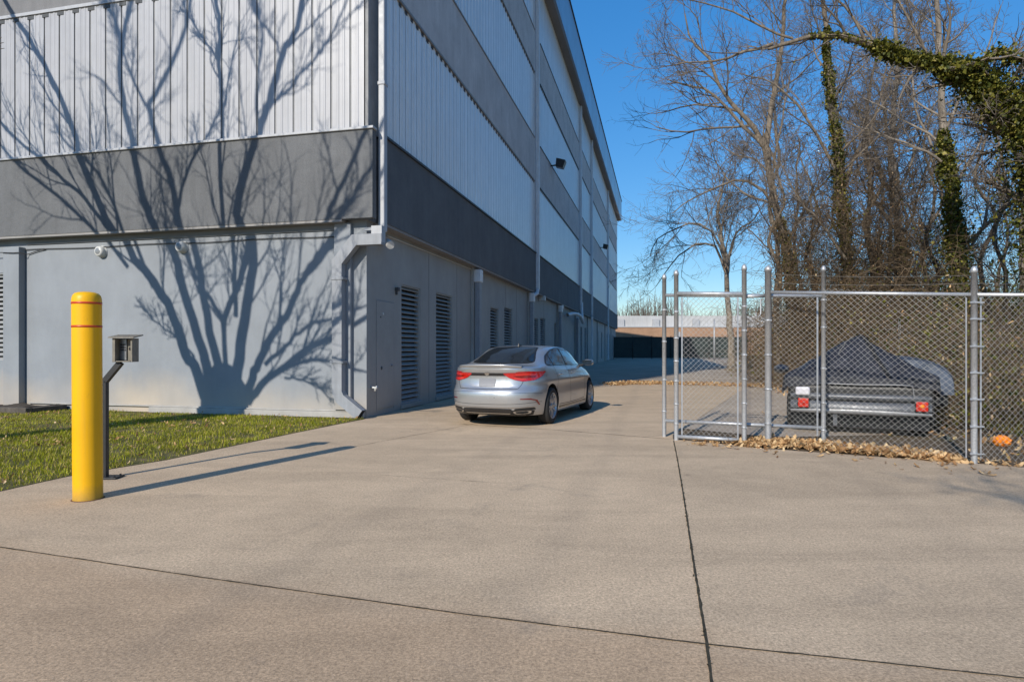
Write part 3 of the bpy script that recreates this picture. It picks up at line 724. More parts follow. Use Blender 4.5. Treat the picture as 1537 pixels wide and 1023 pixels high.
# dry leaves
def leaf_template(seed):
    r = np.random.default_rng(seed); x = np.array([0, .22, .34, .5, .62, .8, 1.0]); wv = np.array([.02, .20, .09, .27, .12, .17, .0])
    curl = r.uniform(.15, .5); fold = r.uniform(.1, .5)
    V = []
    for i in range(7):
        z = curl*(x[i]-.5)**2*2; V += [(x[i]-.5, wv[i]*r.uniform(.8, 1.2), z+fold*wv[i]), (x[i]-.5, 0, z), (x[i]-.5, -wv[i]*r.uniform(.8, 1.2), z+fold*wv[i]*r.uniform(.4, 1.3))]
    F = []
    for i in range(6): a = i*3; F += [(a, a+1, a+4, a+3), (a+1, a+2, a+5, a+4)]
    return V, F
LT = [leaf_template(i) for i in range(5)]
def leaves(m, X, Y, Z, size, r, tilt=.7, mi=0):
    n = len(X); idx = r.integers(0, 5, n)
    for q in range(5):
        k = idx == q; c = k.sum()
        if not c: continue
        e = np.stack([r.normal(0, tilt, c), r.normal(0, tilt, c), r.uniform(0, 6.3, c)], -1)
        m.scatter(*LT[q], np.stack([X[k], Y[k], Z[k]], -1), size*r.uniform(.35, 1.35, c), e, mi=mi)
r = np.random.default_rng(5)
m = MB(); X = r.uniform(-12, -2.8, 2300); Y = r.uniform(3, 15.5, 2300); k = inpoly(X, Y, lpoly) & (np.sin(X*1.7+Y)*np.sin(Y*1.9-X) > -.25); X, Y = X[k], Y[k]
leaves(m, X, Y, r.uniform(.015, .055, len(X)), .065, r)
# few stray leaves and grass clippings on the slab by the lawn
tagit(m.build('fallen_leaves_on_lawn', M['dead_leaf']), kind='stuff')
# drift of oak leaves along the fence line
fa, fb, fc = G(1118, 668), G(1290, 674), G(1447, 694)
def along(pts, n, r, sdv, pw=1):
    P = np.array(pts); seg = np.linalg.norm(P[1:]-P[:-1], axis=1); L = np.concatenate([[0], np.cumsum(seg)]); s = r.uniform(0, L[-1], n)
    X = np.interp(s, L, P[:, 0]); Y = np.interp(s, L, P[:, 1]); return X+r.normal(0, sdv*.5, n), Y+r.normal(0, sdv, n)
m = MB(); X, Y = along([G(1105, 667), G(1180, 667), G(1290, 676), G(1430, 690)], 2300, r, .15)
h = np.exp(-((r.normal(0, 1, len(X)))**2))
leaves(m, X, Y, .01+r.uniform(0, .06, len(X))*h, .118, r, .6)
X, Y = along([G(1040, 668), G(1180, 676), G(1400, 700), G(1500, 712)], 60, r, .30); leaves(m, X, Y, np.full(len(X), .012), .085, r, .3)
X, Y = along([G(1040, 664), G(1180, 668), G(1400, 686), G(1537, 700)], 420, r, .16); leaves(m, X, Y, np.full(len(X), .012), .09, r, .5)
tagit(m.build('leaf_drift', M['dead_leaf']), kind='stuff')
m = MB(); X, Y = along([G(915, 577), G(960, 575), G(1060, 577), G(1160, 580)], 2100, r, .45); leaves(m, X, Y, r.uniform(.01, .06, len(X)), .13, r, .6)
# litter over the ground beyond the fence
X = r.uniform(4.2, 30, 9000); Y = r.uniform(8.2, 34, 9000)
k = ~inpoly(X, Y, cpoly) & (X/Y > .40) & ((X > 6.9+.12*(Y-9)) | (r.random(9000) < .05)) & (Y > 7.0) & (X < 1.0*Y+1)
X, Y = X[k], Y[k]; leaves(m, X, Y, r.uniform(.0, .05, len(X)), .12, r, .6)
tagit(m.build('woodland_leaf_litter', M['dead_leaf']), kind='stuff')
m = MB(); X, Y = along([(6.9, 8.4), (8.5, 9.2), (12, 10)], 900, r, .9); leaves(m, X, Y, np.full(len(X), .03), .10, r, .6)
wp = [(7.4, 7.8), (30, 8), (30, 32), (15, 30), (9.0, 14)]
V, F4, F3 = blades(90000, wp, (6.5, 16, 7.8, 22), .09, .004, 21, lambda X, Y, r: r.random(len(X)) < .4)
m.add(V, F4, 1); m.F.append(F3); m.M.append(np.ones(len(F3), int)); m.S.append(np.zeros(len(F3), bool))
tagit(m.build('verge_grass', [M['dead_leaf'], M['grass']]), kind='stuff')
# tufts in the driveway joint
m = MB(); P = np.array(jv[:6]); 
r2 = np.random.default_rng(9); n = 500; s = r2.uniform(0, 1, n)**1.0; L = np.concatenate([[0], np.cumsum(np.linalg.norm(P[1:]-P[:-1], axis=1))]); s = s*L[-1]
X = np.interp(s, L, P[:, 0])+r2.normal(0, .007, n); Y = np.interp(s, L, P[:, 1]); k = (np.sin(Y*9)+np.sin(Y*23+1)+r2.normal(0, .5, n)) > .5; X, Y = X[k], Y[k]; n = len(X)
leaves(m, X, Y, np.full(n, .007), .018, r2, .8)
tagit(m.build('joint_debris', M['moss']), kind='stuff')

# ------------------------------------------------------------------ chain-link fence and gate
def lattice(m, p0, p1, z0a, z1a, z0b=None, z1b=None, pitch=.078, rad=.0020, mi=0):
    """woven diamonds between two verticals; heights may differ at the two ends"""
    z0b = z0a if z0b is None else z0b; z1b = z1a if z1b is None else z1b
    p0 = np.array(p0, float); p1 = np.array(p1, float); L = np.linalg.norm(p1-p0); H_ = max(z1a-z0a, z1b-z0b)
    segs = []
    for sgn in (1, -1):
        c = -H_ if sgn == 1 else 0
        while c < (L if sgn == 1 else L+H_):
            # a = c + sgn*h ; 0<=a<=L ; 0<=h<=H
            if sgn == 1: h0, h1 = max(0, -c), min(H_, L-c)
            else: h0, h1 = max(0, c-L), min(H_, c)
            if h1 > h0+.01: segs.append((c+sgn*h0, h0, c+sgn*h1, h1, sgn*.003))
            c += pitch
    S = np.array(segs); d2 = (p1-p0)/L; nn = np.array([-d2[1], d2[0]])
    def pt(a, h, off):
        f = a/L; z0 = z0a+(z0b-z0a)*f; z1 = z1a+(z1b-z1a)*f
        return np.stack([p0[0]+d2[0]*a+nn[0]*off, p0[1]+d2[1]*a+nn[1]*off, z0+(z1-z0)*h/H_], -1)
    P = np.stack([pt(S[:, 0], S[:, 1], S[:, 4]), pt((S[:, 0]+S[:, 2])/2, (S[:, 1]+S[:, 3])/2, -S[:, 4]), pt(S[:, 2], S[:, 3], S[:, 4])], 1)
    m.tubes(P, rad, 4, mi); return m
def post(p, top, r_, parent=None, label=None, z0=0):
    m = MB().lathe([(r_, z0), (r_, top-.02), (r_*1.13, top-.02), (r_*1.13, top+.015), (r_*.9, top+.04), (r_*.45, top+.06), (0, top+.065)], (p[0], p[1], 0), 20)
    return m
def rail(m, p0, p1, z0, z1, r_=.021): m.tubes([[(p0[0], p0[1], z0), (p1[0], p1[1], z1)]], r_, 14, caps=True); return m
def bands(m, p, zs_, r_):
    for z in zs_: m.lathe([(r_, z-.011), (r_+.006, z-.011), (r_+.006, z+.011), (r_, z+.011)], (p[0], p[1], 0), 16); m.box((p[0]+r_*.2, p[1]-r_-.03, z-.01), (p[0]+r_*.2+.012, p[1]-r_, z+.01))
def ties(m, p0, p1, z0, z1, n, r_=.021):
    for i in range(n):
        f = (i+.5)/n; x, y, z = p0[0]+(p1[0]-p0[0])*f, p0[1]+(p1[1]-p0[1])*f, z0+(z1-z0)*f
        m.tubes([[(x-.004, y-r_-.006, z-.03), (x, y-r_-.010, z), (x+.004, y-r_-.004, z+.026)]], .003, 4)
A0 = G(997, 655); A1 = G(1236, 666)
B0 = G(1015, 660); B1 = G(1117, 667)
Fp = G(1153, 666); Fe = G(1462, 695); Fr = (9.9, 7.9)
# rear sliding leaf
ga = thing('sliding_gate_leaf', 'wide galvanised chain-link sliding gate leaf with its bottom rail raised off the ground', 'gate', (*A0, 0))
def zr(p, v): return CAMH+(HZ-v)/FPX*p[1]
for p, v0 in ((A0, 412), (A1, 400)):
    m = post(p, zr(p, v0+5), .032); m.build('gate_post', M['galv'], ga, world=True)
m = MB(); rail(m, A0, A1, zr(A0, 443), zr(A1, 444), .026); m.build('top_rail', M['galv'], ga, world=True)
m = MB(); rail(m, A0, A1, zr(A0, 631), zr(A1, 642), .028); m.build('bottom_rail', M['galv'], ga, world=True)
m = MB(); Am_ = np.array(A0)+(np.array(A1)-np.array(A0))*.475; lattice(m, Am_, np.array(A1)-[.08, .0], zr(A1, 650), zr(A0, 441), zr(A1, 662), zr(A1, 444)); m.build('chain_link_mesh', M['wire'], ga, world=True)
for p in (np.array(A1)-[.09, .0],): MB().box((p[0]-.012, p[1]-.006, .12), (p[0]+.012, p[1]+.002, zr(p, 446))).build('tension_bar', M['galv'], ga, world=True)
for q_, zz_ in ((A0, (.4, .9, 1.5, 2.0)), (A1, (.2, .6, 1.1, 1.7, 2.1))):
    for z_ in zz_: m = MB(); bands(m, q_, (z_,), .032); m.build('tension_band', M['galv'], ga, world=True)
# front leaf
gb = thing('gate_leaf', 'narrow galvanised chain-link gate leaf with its bottom rail almost on the concrete', 'gate', (*B0, 0))
for p, v0 in ((B0, 406), (B1, 398)):
    post(p, zr(p, v0+5), .034).build('gate_post', M['galv'], gb, world=True)
m = MB(); rail(m, B0, B1, zr(B0, 440.5), zr(B1, 441), .030); m.build('top_rail', M['galv'], gb, world=True)
m = MB(); rail(m, B0, B1, .055, .065, .028); m.build('bottom_rail', M['galv'], gb, world=True)
m = MB(); lattice(m, np.array(B0)+[.09, 0], np.array(B1)-[.09, .0], .06, zr(B0, 442), .06, zr(B1, 442), rad=.0025); m.build('chain_link_mesh', M['wire'], gb, world=True)
for p in (np.array(B0)+[.085, -.005], np.array(B1)-[.095, .005]): MB().box((p[0]-.010, p[1]-.006, .07), (p[0]+.010, p[1]+.002, zr(p, 446))).build('tension_bar', M['galv'], gb, world=True)
for q_, zz_ in ((B0, (.25, .55, .9, 1.2, 1.55, 1.95)), (B1, (.25, .6, .95, 1.3, 1.65, 2.0))):
    for z_ in zz_: m = MB(); bands(m, q_, (z_,), .034); m.build('tension_band', M['galv'], gb, world=True)
m = MB(); q = np.array([Fp[0]-.10, Fp[1]+.02, 2.12]); m.tubes([[q, q+[0, 0, -.02], q+[0, 0, -.22], q+[-.03, 0, -.27], q+[-.07, 0, -.25], q+[-.07, 0, -.20]]], .010, 6)
m.build('gate_hook', M['galv'], ga, world=True)
m = MB(); rail(m, (B1[0]+.03, B1[1]+.10), (Fp[0], Fp[1]+.06), zr(B1, 444), zr(Fp, 443), .026); m.build('latch_rail', M['galv'], ga, world=True)
# fixed fence
ff = thing('chain_link_fence', 'galvanised chain-link fence with a barbed wire top running right from the thick gate post', 'fence', (*Fp, 0))
post(Fp, zr(Fp, 405), .046).build('post', M['galv'], ff, world=True)
post(Fe, zr(Fe, 407), .035).build('post', M['galv'], ff, world=True)
post(Fr, 2.4, .03).build('post', M['galv'], ff, world=True)
m = MB(); rail(m, Fp, Fe, zr(Fp, 438.5), zr(Fe, 442), .023); m.build('top_rail', M['galv'], ff, world=True)
m = MB(); rail(m, Fe, Fr, zr(Fe, 442), 2.05, .023); m.build('top_rail', M['galv'], ff, world=True)
m = MB(); f0 = np.array(Fp)+(np.array(Fe)-np.array(Fp))*.30; f1 = np.array(Fe)-[.065, -.045]
lattice(m, f0, f1, .05, zr(Fp, 437), .03, zr(Fe, 441)); m.build('chain_link_mesh', M['wire'], ff, world=True)
m = MB(); lattice(m, np.array(Fe)+[.075, .01], Fr, .02, zr(Fe, 441), .02, 2.05); m.build('chain_link_mesh', M['wire'], ff, world=True)
for p in (f1-[.0, .0], np.array(Fe)+[.08, -.0]): MB().box((p[0]-.008, p[1]-.006, .06), (p[0]+.008, p[1]+.002, zr(Fe, 446))).build('tension_bar', M['galv'], ff, world=True)

for z in (.3, .8, 1.3, 1.8): m = MB(); bands(m, Fp, (z,), .046); m.build('tension_band', M['galv'], ff, world=True)
for z in (.12, .45, .78, 1.1, 1.42, 1.75, 1.95): m = MB(); bands(m, Fe, (z,), .035); m.box((Fe[0]-.08, Fe[1]-.05, z-.008), (Fe[0]+.09, Fe[1]-.038, z+.008)); m.build('tension_band', M['galv'], ff, world=True)
m = MB()
def barbed(m, a, b, za, zb):
    n = int(np.linalg.norm(np.array(b)-np.array(a))/.12)+2; f = np.linspace(0, 1, n)
    P = np.stack([a[0]+(b[0]-a[0])*f, a[1]+(b[1]-a[1])*f, za+(zb-za)*f-.03*np.sin(np.pi*f)], -1)
    m.tubes([P], .0022, 4)
    q = P[1:-1]; B_ = np.stack([q+rng.normal(0, .016, q.shape), q+rng.normal(0, .003, q.shape), q+rng.normal(0, .016, q.shape)], 1); m.tubes(B_, .0018, 3)
for va, vb in ((411, 413), (424, 425)):
    barbed(m, Fp, Fe, zr(Fp, va), zr(Fe, vb)); barbed(m, Fe, Fr, zr(Fe, vb), 2.35 if va < 415 else 2.22)
barbed(m, B1, Fp, zr(B1, 408), zr(Fp, 413))
m.build('barbed_wire', M['old_wire'], ff, world=True)

# ------------------------------------------------------------------ trees
def walk(r, S, D, L, Rr, nseg, wander, trop, taper=.4, droop=None):
    P = [S]; d = nrm(D)
    for i in range(nseg):
        d = nrm(d+r.normal(0, wander, d.shape)+np.array([0, 0, trop])); P.append(P[-1]+d*(L/nseg)[:, None])
    return np.stack(P, 1), Rr[:, None]*(1-(1-taper)*np.linspace(0, 1, nseg+1))[None]
def spawn(r, P, Rd, L, k, f0, ang, angsd, lr, rr, rmin, up=0.0, tip=True):
    N, n, _ = P.shape; par = np.repeat(np.arange(N), k); M_ = len(par)
    f = np.clip(f0+(1-f0)*(np.tile((np.arange(k)+.5)/k, N)+r.uniform(-.5/k, .5/k, M_)), 0, .999)
    if tip: f[k-1::k] = .995
    x = f*(n-1); i = x.astype(int); g = (x-i)[:, None]
    S = P[par, i]*(1-g)+P[par, i+1]*g; T = nrm(P[par, i+1]-P[par, i]); Rl = Rd[par, i]*(1-g[:, 0])+Rd[par, i+1]*g[:, 0]
    a = r.normal(ang, angsd, M_)
    if tip: a[k-1::k] *= .35
    v = nrm(np.cross(T, nrm(r.normal(0, 1, (M_, 3))))); D = nrm(T*np.cos(a)[:, None]+v*np.sin(a)[:, None]+np.array([0, 0, up]))
    Lc = L[par]*lr*(1.15-.55*f)*r.uniform(.65, 1.3, M_)
    return S, D, Lc, np.maximum(Rl*rr, rmin)
def ivy_on(m, r, P, Rd, n, spread, size, zlo=0, fade=True):
    """leaves hugging a stem polyline"""
    s = r.uniform(0, 1, n); seg = np.linalg.norm(P[1:]-P[:-1], axis=1); L = np.concatenate([[0], np.cumsum(seg)]); q = s*L[-1]
    C = np.stack([np.interp(q, L, P[:, k]) for k in range(3)], -1); rad = np.interp(q, L, Rd)
    clump = .55+.45*np.sin(q*2.3+r.uniform(0, 6))*np.sin(q*5.1+1)
    sp = np.interp(q, L, np.linspace(spread[0], spread[1], len(L)))*clump
    d = nrm(r.normal(0, 1, (n, 3))); pos = C+d*(rad+np.abs(r.normal(0, 1, n))*sp)[:, None]
    TV = [(-.5, 0, 0), (-.15, -.5, .06), (.5, 0, -.05), (-.15, .5, .06)]; TF = [(0, 1, 2, 3)]
    e = np.stack([r.normal(0, .8, n), r.normal(.5, .7, n), r.uniform(0, 6.3, n)], -1)
    m.scatter(TV, TF, pos, size*r.uniform(.35, 1.55, n)*np.where(r.random(n) < .12, 1.4, 1), e)
    # woody vine stems winding up the bark
    nv = 7; tt_ = np.linspace(0, 1, 26)*L[-1]
    for q_ in range(nv):
        c_ = np.stack([np.interp(tt_, L, P[:, k]) for k in range(3)], -1); a_ = q_*6.28/nv+np.cumsum(r.normal(0, .25, 26)); rr_ = np.interp(tt_, L, Rd)*1.06
        m.tubes([c_+np.stack([np.cos(a_)*rr_, np.sin(a_)*rr_, 0*a_], -1)], .016, 4, 1)
def tree(name, label, trunk, r0_, seed, limbs=None, k=(12, 7, 6, 4), L0=.32, trop=(.05, .03, .02, .0), group=None, ivy=None, mat='bark', twig='twig', rmin=.0065, f0=.3, ang=.85, extra=None, top=.25, cat='tree', sizes=None, up=.22):
    r = np.random.default_rng(seed); T = np.array(trunk, float)
    base = T[0].copy(); P0 = smoothpoly(T, max(14, len(T)*3)); n = len(P0)
    P0 = P0+np.concatenate([[np.zeros(3)], r.normal(0, 1, (n-1, 3))])*r0_*.16
    H_ = np.linalg.norm(T[1:]-T[:-1], axis=1).sum()
    R0_ = r0_*(1-(1-top)*np.linspace(0, 1, n)**.85); R0_[0] *= 1.35; R0_[1] *= 1.1
    th = thing(name, label, cat, tuple(base), 0, group)
    m = MB(); m.tubes([P0], [R0_], 12)
    bigP, bigR, bigL = [P0[None]], [R0_[None]], np.array([H_])
    S, D, L, Rr = spawn(r, P0[None], R0_[None], np.array([H_]), k[0], f0, ang, .22, L0, .36, rmin*1.6, up)
    P1, R1 = walk(r, S, D, L, Rr, 9, .16, trop[0], .35)
    m.tubes(P1, R1, 7)
    hero = []
    if limbs:
        for (pts, ra, rb) in limbs:
            ra *= .62; rb *= .65
            q = smoothpoly(pts, 10); q[1:] += r.normal(0, 1, (9, 3))*ra*.35; m.tubes([q], [np.linspace(ra, rb, 10)], 9)
            P1 = np.concatenate([P1, q[None]]); R1 = np.concatenate([R1, np.linspace(ra, rb, 10)[None]]); L = np.append(L, min(np.linalg.norm(q[1:]-q[:-1], axis=1).sum(), H_*L0*1.4)); hero.append((q, np.linspace(ra, rb, 10)))
    m.build('trunk', M[mat], th, world=True)
    c = MB()
    S, D, L2, Rr = spawn(r, P1, R1, L, k[1], .18, .75, .2, .52, .55, rmin*1.3, .10)
    P2, R2 = walk(r, S, D, L2, Rr, 6, .17, trop[1], .4); c.tubes(P2, R2, 5)
    S, D, L3, Rr = spawn(r, P2, R2, L2, k[2], .15, .7, .25, .55, .6, rmin, .04)
    P3, R3 = walk(r, S, D, L3, Rr, 5, .17, trop[2], .5); c.tubes(P3, R3, 4)
    S, D, L4, Rr = spawn(r, P3, R3, L3, k[3], .15, .7, .3, .6, .75, rmin*.85, .0)
    P4, R4 = walk(r, S, D, L4, Rr, 4, .18, trop[3], .6); c.tubes(P4, R4, 3)
    if len(k) > 4:
        S, D, L5, Rr = spawn(r, P4, R4, L4, k[4], .2, .7, .3, .65, .85, rmin*.75, 0)
        P5, R5 = walk(r, S, D, L5, Rr, 3, .2, 0, .6); c.tubes(P5, R5, 3)
    c.build('crown', M[twig], th, world=True)
    if ivy:
        iv = MB(); hfrac, n_, sp, sz = ivy; kk = max(3, int(n*hfrac)); ivy_on(iv, r, P0[:kk], R0_[:kk], n_, sp, sz)
        if extra:
            for (hi, a0_, a1_, n2, sp2) in extra:
                q, qr = hero[hi]; i0, i1 = int(a0_*9), max(int(a1_*9)+1, int(a0_*9)+2); ivy_on(iv, r, q[i0:i1+1], qr[i0:i1+1], n2, sp2, sz)
        iv.build('ivy', [M['ivy'], M['bark']], th, world=True)
    return th
def pl(pts, Y): return [P3(u, v, Y+(d[0] if d else 0)) for (u, v, *d) in pts]
def trunkline(pts, Y):
    q = [np.array(P3(u, v, Y)) for u, v in pts]; q[0][2] = 0; return q

# B: forked ivy-footed tree
tree('bare_tree', 'bare tree above the gate forking into two crooked limbs that lean left', trunkline([(1196, 570), (1192, 480), (1188, 430), (1178, 360), (1160, 290), (1151, 215), (1160, 150), (1172, 80), (1180, -10), (1200, -80)], 26), .21, 31,
     limbs=[(pl([(1156, 262), (1138, 200), (1112, 168), (1085, 140), (1062, 90), (1040, 60), (1030, 20)], 26), .20, .04), (pl([(1150, 225), (1120, 195), (1080, 150), (1050, 130), (1020, 125), (1000, 120)], 26), .13, .03),
            (pl([(1176, 350), (1150, 290), (1110, 270), (1070, 285), (1035, 300), (1010, 320)], 25), .11, .025), (pl([(1180, 370), (1215, 300), (1250, 260), (1290, 190)], 27), .11, .03)],
     k=(11, 7, 6, 4, 3), L0=.26, f0=.36, ivy=(.40, 6200, (.20, .10), .10), rmin=.0065)
# A: small arching tree at the back
tree('bare_tree', 'small bare tree with drooping arched limbs, leftmost and farthest of the trees', trunkline([(1098, 549), (1096, 500), (1092, 450), (1090, 400), (1082, 350), (1078, 310), (1090, 260)], 36), .21, 32,
     limbs=[(pl([(1091, 415), (1075, 372), (1050, 365), (1025, 378), (1005, 400), (985, 430)], 36), .12, .03), (pl([(1090, 400), (1070, 350), (1040, 335), (1010, 345), (985, 360), (975, 385)], 35), .11, .03), (pl([(1090, 400), (1105, 350), (1130, 330), (1150, 300)], 37), .11, .03)],
     k=(12, 7, 6, 4, 3), L0=.42, f0=.40, rmin=.0085, mat='bark_b')
# C: tall straight trunk wrapped in ivy
tree('ivy_clad_tree', 'tall straight tree with its slim trunk wrapped in ivy nearly to the top', trunkline([(1292, 610), (1282, 500), (1274, 430), (1262, 300), (1254, 210), (1247, 130), (1240, 60), (1234, -40), (1228, -120)], 21), .19, 33,
     limbs=[(pl([(1258, 260), (1225, 200), (1190, 150), (1150, 120), (1110, 110)], 21), .09, .025), (pl([(1262, 300), (1285, 230), (1310, 190), (1325, 120), (1345, 60)], 22), .10, .03), (pl([(1270, 390), (1230, 330), (1200, 300), (1170, 240)], 20), .08, .02)],
     k=(14, 7, 5, 4, 3), L0=.22, f0=.3, ivy=(.80, 15000, (.30, .07), .065), rmin=.0055, ang=1.0)
# D
tree('bare_tree', 'pale bare tree between the two ivy-wrapped trunks, leaning slightly left', trunkline([(1376, 600), (1362, 480), (1356, 400), (1346, 320), (1338, 250), (1342, 170), (1346, 90), (1342, 20), (1350, -70)], 24), .18, 34,
     limbs=[(pl([(1348, 350), (1310, 300), (1290, 260), (1280, 190)], 24), .09, .03), (pl([(1344, 300), (1375, 230), (1390, 180), (1420, 130)], 25), .09, .03)],
     k=(14, 7, 5, 4, 3), L0=.24, f0=.3, ivy=(.34, 4200, (.3, .10), .10), rmin=.006, mat='bark_b')
# E
tree('ivy_clad_tree', 'stout pale tree with ivy over its lower trunk, above the right fence post', trunkline([(1448, 620), (1441, 500), (1438, 420), (1432, 330), (1424, 260), (1416, 190), (1412, 110), (1408, 30), (1402, -70)], 17), .19, 35,
     limbs=[(pl([(1416, 200), (1450, 130), (1480, 80), (1500, 10)], 17), .07, .02), (pl([(1424, 260), (1390, 200), (1370, 140), (1375, 60)], 18), .07, .02), (pl([(1436, 400), (1475, 340), (1490, 260), (1530, 180)], 17), .06, .02)],
     k=(12, 6, 5, 4, 3), L0=.22, f0=.3, ivy=(.66, 22000, (.42, .08), .058), rmin=.0055, mat='bark_b')
# F: big ivy covered tree at the right with the arching limb
YF = 13.5
tree('ivy_clad_tree', 'massive ivy-smothered tree at the right edge with a long arching limb reaching left', [P3(1640, 640, YF+1)[:2]+(0,), P3(1625, 520, YF+1), P3(1612, 400, YF+.6), P3(1592, 290, YF+.3), P3(1572, 210, YF), P3(1585, 120, YF), P3(1600, 20, YF)], .42, 36,
     limbs=[(pl([(1590, 270), (1535, 190), (1480, 125), (1420, 102), (1360, 84), (1290, 63), (1225, 55), (1160, 66)], YF), .20, .055),
            (pl([(1160, 66), (1120, 78), (1080, 90), (1040, 93), (1010, 98), (985, 104)], YF), .055, .010),
            (pl([(1190, 58), (1150, 45), (1110, 22), (1070, 8), (1030, 0), (1010, -4)], YF), .045, .010),
            (pl([(1425, 104), (1470, 92), (1500, 78), (1540, 95), (1575, 120)], YF-.4), .08, .05),
            (pl([(1300, 65), (1270, 10), (1220, -20), (1180, -60)], YF), .05, .015), (pl([(1400, 95), (1370, 40), (1330, -30)], YF), .06, .02),
            (pl([(1250, 57), (1200, 90), (1150, 100), (1100, 130)], YF+.5), .03, .01)],
     k=(8, 9, 6, 4, 2), L0=.20, f0=.3, rmin=.0042, ivy=(.9, 60000, (.85, .65), .058), top=.4,
     extra=[(0, .0, .35, 24000, (.55, .20)), (0, .35, .60, 8500, (.18, .08)), (0, .6, .80, 900, (.06, .02)), (3, 0, 1, 1500, (.10, .15))])
# understorey and woodland behind, a few kinds copied
def copy_thing(src, loc, rz, s=1, label=None, group=None):
    c = src.copy(); col.objects.link(c); c.location = loc; c.rotation_euler = (0, 0, rz); c.scale = (s, s, s)
    if label: c['label'] = label
    if group: c['group'] = group
    for ch in list(src.children):
        q = ch.copy(); col.objects.link(q); q.parent = c
    return c
wl = 'thin bare tree among the crowded woodland behind the named trees'
GL = 'thin bare trees in the woodland beyond the fence'
def gen_tree(seed, x, y, h, rr, label, group=None, ivy=None, k=(14, 6, 5, 3), twig='twig', mat='bark', f0=.3, L0=.25):
    r = np.random.default_rng(seed); n = 8; q = [np.array([x, y, 0.])]; 
    for i in range(1, n): q.append(q[0]+np.array([r.normal(0, .035*h*i/n), r.normal(0, .035*h*i/n), h*i/(n-1)]))
    return tree('bare_tree', label, q, rr, seed, k=k, L0=L0, f0=f0, group=group, rmin=.010, ivy=ivy, twig=twig, mat=mat)
wl = 'slim bare tree crowded among others in the woodland beyond the fence'
p1 = gen_tree(51, 13.2, 31, 15, .17, wl, GL, k=(13, 6, 5, 3)); p2 = gen_tree(52, 18.5, 30, 17, .16, wl, GL, twig='twig_pale', mat='bark_b', k=(13, 6, 5, 3)); p3 = gen_tree(53, 22, 33, 14, .15, wl, GL, ivy=(.4, 2500, (.3, .1), .14), k=(13, 6, 5, 3))
spots = []
r = np.random.default_rng(77)
for i in range(8):
    for _ in range(30):
        y = r.uniform(27, 52); u = r.uniform(1150, 1590) if y < 45 else r.uniform(1120, 1590); x = (u-CX)/FPX*y
        if all(math.hypot(x-a, y-b_) > 1.6 for a, b_ in spots): break
    spots.append((x, y)); copy_thing((p1, p2, p3)[i % 3], (x, y, 0), r.uniform(0, 6.28), r.uniform(.62, 1.1))
for (u_, y_, s_) in ((1168, 23, .7), (1222, 22.5, .62), (1312, 22, .75), (1332, 25, .8), (1402, 21, .66), (1478, 19.5, .7), (1508, 18, .6), (1535, 21, .8)):
    copy_thing((p1, p2)[int(u_) % 2], ((u_-CX)/FPX*y_, y_, 0), u_*.7, s_*.9)
# bramble and vine tangle
def tangle(name, label, boxes, N, mat, seed, rad=.006, seg=7, leafn=0, Lr=(.8, 2.6), kind='stuff', leafm='dead_leaf', ivn=0):
    r = np.random.default_rng(seed); S = []
    for (x0, x1, y0, y1, z1, wgt) in boxes:
        n = int(N*wgt); z = np.abs(r.normal(0, .42, n))*z1
        S.append(np.stack([r.uniform(x0, x1, n), r.uniform(y0, y1, n), z], -1))
    S = np.concatenate(S); n = len(S)
    D = nrm(np.stack([r.normal(0, .8, n), r.normal(0, .6, n), r.normal(.5, .6, n)], -1)); L = r.uniform(*Lr, n)
    P, Rd = walk(r, S, D, L, np.full(n, rad)*r.uniform(.6, 1.7, n), seg, .38, -.14, .5); P[:, :, 2] = np.abs(P[:, :, 2])
    m = MB(); m.tubes(P, Rd, 3)
    mats = [M[mat]]
    if leafn:
        i = r.integers(0, n, leafn); j = r.integers(0, seg, leafn); q = P[i, j]+r.normal(0, .05, (leafn, 3)); leaves(m, q[:, 0], q[:, 1], q[:, 2], .065, r, 1.3, mi=1); mats.append(M[leafm])
    if ivn:
        i = r.integers(0, n, ivn); j = r.integers(0, seg, ivn); q = P[i, j]+r.normal(0, .08, (ivn, 3))
        TV = [(-.5, 0, 0), (-.15, -.5, .06), (.5, 0, -.05), (-.15, .5, .06)]; m.scatter(TV, [(0, 1, 2, 3)], q, .07*r.uniform(.6, 1.3, ivn), np.stack([r.normal(0, .8, ivn), r.normal(.5, .7, ivn), r.uniform(0, 6.3, ivn)], -1), mi=len(mats)); mats.append(M['ivy'])
    o_ = m.build(name, mats); tagit(o_, kind='stuff'); return o_
tangle('bramble_thicket', None, [(9.5, 13, 14.5, 19, 3.4, .25), (11, 22, 17, 24, 4.2, .45), (10.2, 14, 20, 28, 3.0, .3)], 10500, 'brush', 61, .0055, 7, 3500, ivn=15000)
tangle('vine_tangle', None, [(9.4, 14.6, 19.5, 22.5, 8.6, 1)], 7000, 'brush', 62, .006, 8, 5200, (1.0, 3.0), ivn=1500)
tangle('far_undergrowth', None, [(16.5, 42, 30, 46, 4.4, 1)], 9000, 'brush', 63, .013, 6, 3000, (1.5, 4.5), ivn=3500)
tangle('near_bramble', None, [(7.6, 10.5, 10.2, 14.5, 2.0, .6), (9.5, 15, 9.5, 14, 2.4, .4)], 3600, 'brush', 64, .0034, 7, 2200, (.5, 1.7), ivn=6000)
